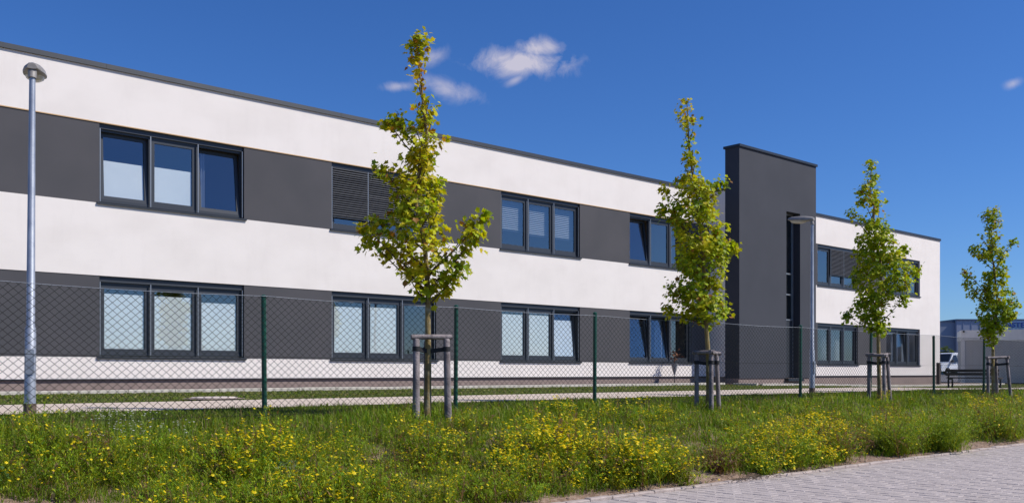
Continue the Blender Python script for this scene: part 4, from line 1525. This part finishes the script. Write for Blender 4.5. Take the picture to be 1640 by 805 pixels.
# single bushes that stand out at the kerb
BUSHES = [
    ((9.6, 7.0), 0.46, 60, 0.30, 0.0, 0.95, "rust brown dried weed bush at the kerb, left of the yellow flowered bush"),
    ((11.0, 6.92), 0.60, 120, 0.52, 2.6, 0.06, "large weed bush full of yellow flowers spilling over the kerb"),
    ((10.25, 6.78), 0.32, 60, 0.30, 1.6, 0.0, "low green weed bush with yellow heads lying on the paving edge"),
    ((12.3, 7.0), 0.58, 110, 0.46, 0.7, 0.40, "olive brown weed bush at the kerb, right of the bush full of yellow flowers"),
    ((14.0, 7.05), 0.74, 170, 0.62, 0.15, 0.22, "flowerless green weed bush at the kerb before the bare soil patch"),
    ((15.4, 6.88), 0.86, 230, 0.80, 0.1, 0.0, "broad dark green weed bush jutting furthest onto the paving"),
    ((18.3, 7.1), 0.85, 210, 0.85, 0.4, 0.2, "tall weed bush at the picture's edge where the paving ends"),
    ((8.3, 7.0), 0.44, 80, 0.40, 1.8, 0.1, "green weed bush with bright yellow sprays near the first kerb stones"),
]
rb = np.random.default_rng(91)
for (bx, by), h, ns, sp, fl, dry, lab in BUSHES:  # place, height, stems, spread, flowers, dryness
    b = tag(empty("weed_bush", (bx, by, gz(bx, by))), lab, "bush", "weed bushes along the kerb")
    (v, q, c), (fv, ft, fc_) = ragwort(rb, h, sp, ns, 0.06, WEED, fl, dry)
    link("foliage", fast_mesh("foliage", v - np.array([0, 0, 0.01]), q, None, c, 'weed'), b)
    if len(fv):
        o = link("flower_heads", fast_mesh("flower_heads", fv - np.array([0, 0, 0.01]), None, ft, fc_, 'flower'), b)
        o["kind"] = "stuff"


# broad leaved weeds, white flower tufts, pebbles and dry twigs
def broad_weed(x, y, ext, n, size, col, label):
    r = np.random.default_rng(int(x * 100))
    b = tag(empty("broadleaf_weed", (x, y, gz(x, y))), label, "weed")
    v, f, c = leaf_mass((0, 0, ext[2] * 0.8), ext, n, size, np.array(col) * r.uniform(0.6, 1.4, (n, 1)), r)
    link("foliage", fast_mesh("foliage", v, tris=f, cols=c, mat='leaf'), b)
    for k in range(4):
        a = 1.57 * k + 0.4
        MB().tube([(0, 0, -0.03), (math.cos(a) * ext[0] * 0.5, math.sin(a) * ext[1] * 0.5, ext[2])], [0.006, 0.003], 5).build("stem", 'twig', b)


broad_weed(1.75, 8.5, (0.24, 0.2, 0.16), 420, 0.030, (0.075, 0.15, 0.03), "dark broad leaved weed at the picture's lower left edge above bare soil")
broad_weed(4.3, 8.12, (0.16, 0.14, 0.12), 150, 0.045, (0.16, 0.22, 0.11), "grey green broad leaved weed beside the bare soil patch on the bank")

r = np.random.default_rng(404)
V, F_, Cc, k = [], [], [], 0
for cx, cy, rx, ry, n in ((3.35, 9.9, 0.22, 0.12, 70), (3.2, 9.25, 0.25, 0.12, 60), (3.75, 9.35, 0.12, 0.08, 25)):
    for i in range(n):
        px0, py0 = cx + r.normal(0, rx), cy + r.normal(0, ry)
        hgt = r.uniform(0.16, 0.27)
        p = np.array([px0, py0, gz(px0, py0) + hgt])
        V.append(p + [0, 0, 0.002])
        for j in range(6):
            t = math.pi * j / 3
            V.append(p + np.array([math.cos(t), math.sin(t), r.uniform(-0.3, 0.3)]) * r.uniform(0.008, 0.014))
        Cc += [np.array([0.75, 0.74, 0.68])] * 7
        F_ += [(k, k + 1 + j, k + 1 + (j + 1) % 6) for j in range(6)]
        k += 7
        V += [p, p + [0.003, 0, 0], np.array([px0, py0, gz(px0, py0) - 0.01])]
        Cc += [np.array([0.15, 0.2, 0.05])] * 3
        F_.append((k, k + 1, k + 2))
        k += 3
tag(link("white_flower_heads", fast_mesh("white_flower_heads", np.array(V), None, np.array(F_), np.array(Cc), 'flower')),
    "small patches of white flower heads in the grass near the first lamp", "flowers", kind='stuff')

mbp = MB()
for i in range(420):
    px0 = r.uniform(2, 22)
    py0 = r.choice([r.uniform(6.68, 7.15), r.uniform(6.68, 8.3)])
    q = r.uniform(0.006, 0.022)
    z0 = gz(px0, py0)
    ring_ = [(px0 + math.cos(t) * q * r.uniform(0.7, 1.2), py0 + math.sin(t) * q * r.uniform(0.7, 1.2), z0 + q * 0.15) for t in np.arange(0, 6.2, 1.05)]
    mbp.add(ring_ + [(px0, py0, z0 + q * 0.8), (px0, py0, z0 - q * 0.5)], [(j, (j + 1) % 6, 6) for j in range(6)] + [((j + 1) % 6, j, 7) for j in range(6)])
tag(mbp.build("pebbles", 'gravel'), "loose brown pebbles on the bare soil along the kerb", "pebbles", kind='stuff')
mbt = MB()
for i in range(46):
    px0, py0 = 9.55 + r.normal(0, 0.28), 6.62 + r.normal(0, 0.10)
    z0 = max(0.03 if py0 < 6.68 else 0.0, gz(px0, py0) + 0.006 if py0 > 6.66 else 0.006)
    a, L = r.uniform(-0.6, 0.6), r.uniform(0.06, 0.22)
    mbt.tube([(px0, py0, z0), (px0 + math.cos(a) * L / 2, py0 + math.sin(a) * L / 2, z0 + r.uniform(0.005, 0.03)), (px0 + math.cos(a) * L, py0 + math.sin(a) * L, z0 + 0.004)], [0.004, 0.003, 0.002], 4)
tag(mbt.build("dry_twigs", 'twig'), "dead twigs scattered on the kerb below the dried brown bush", "twigs", kind='stuff')
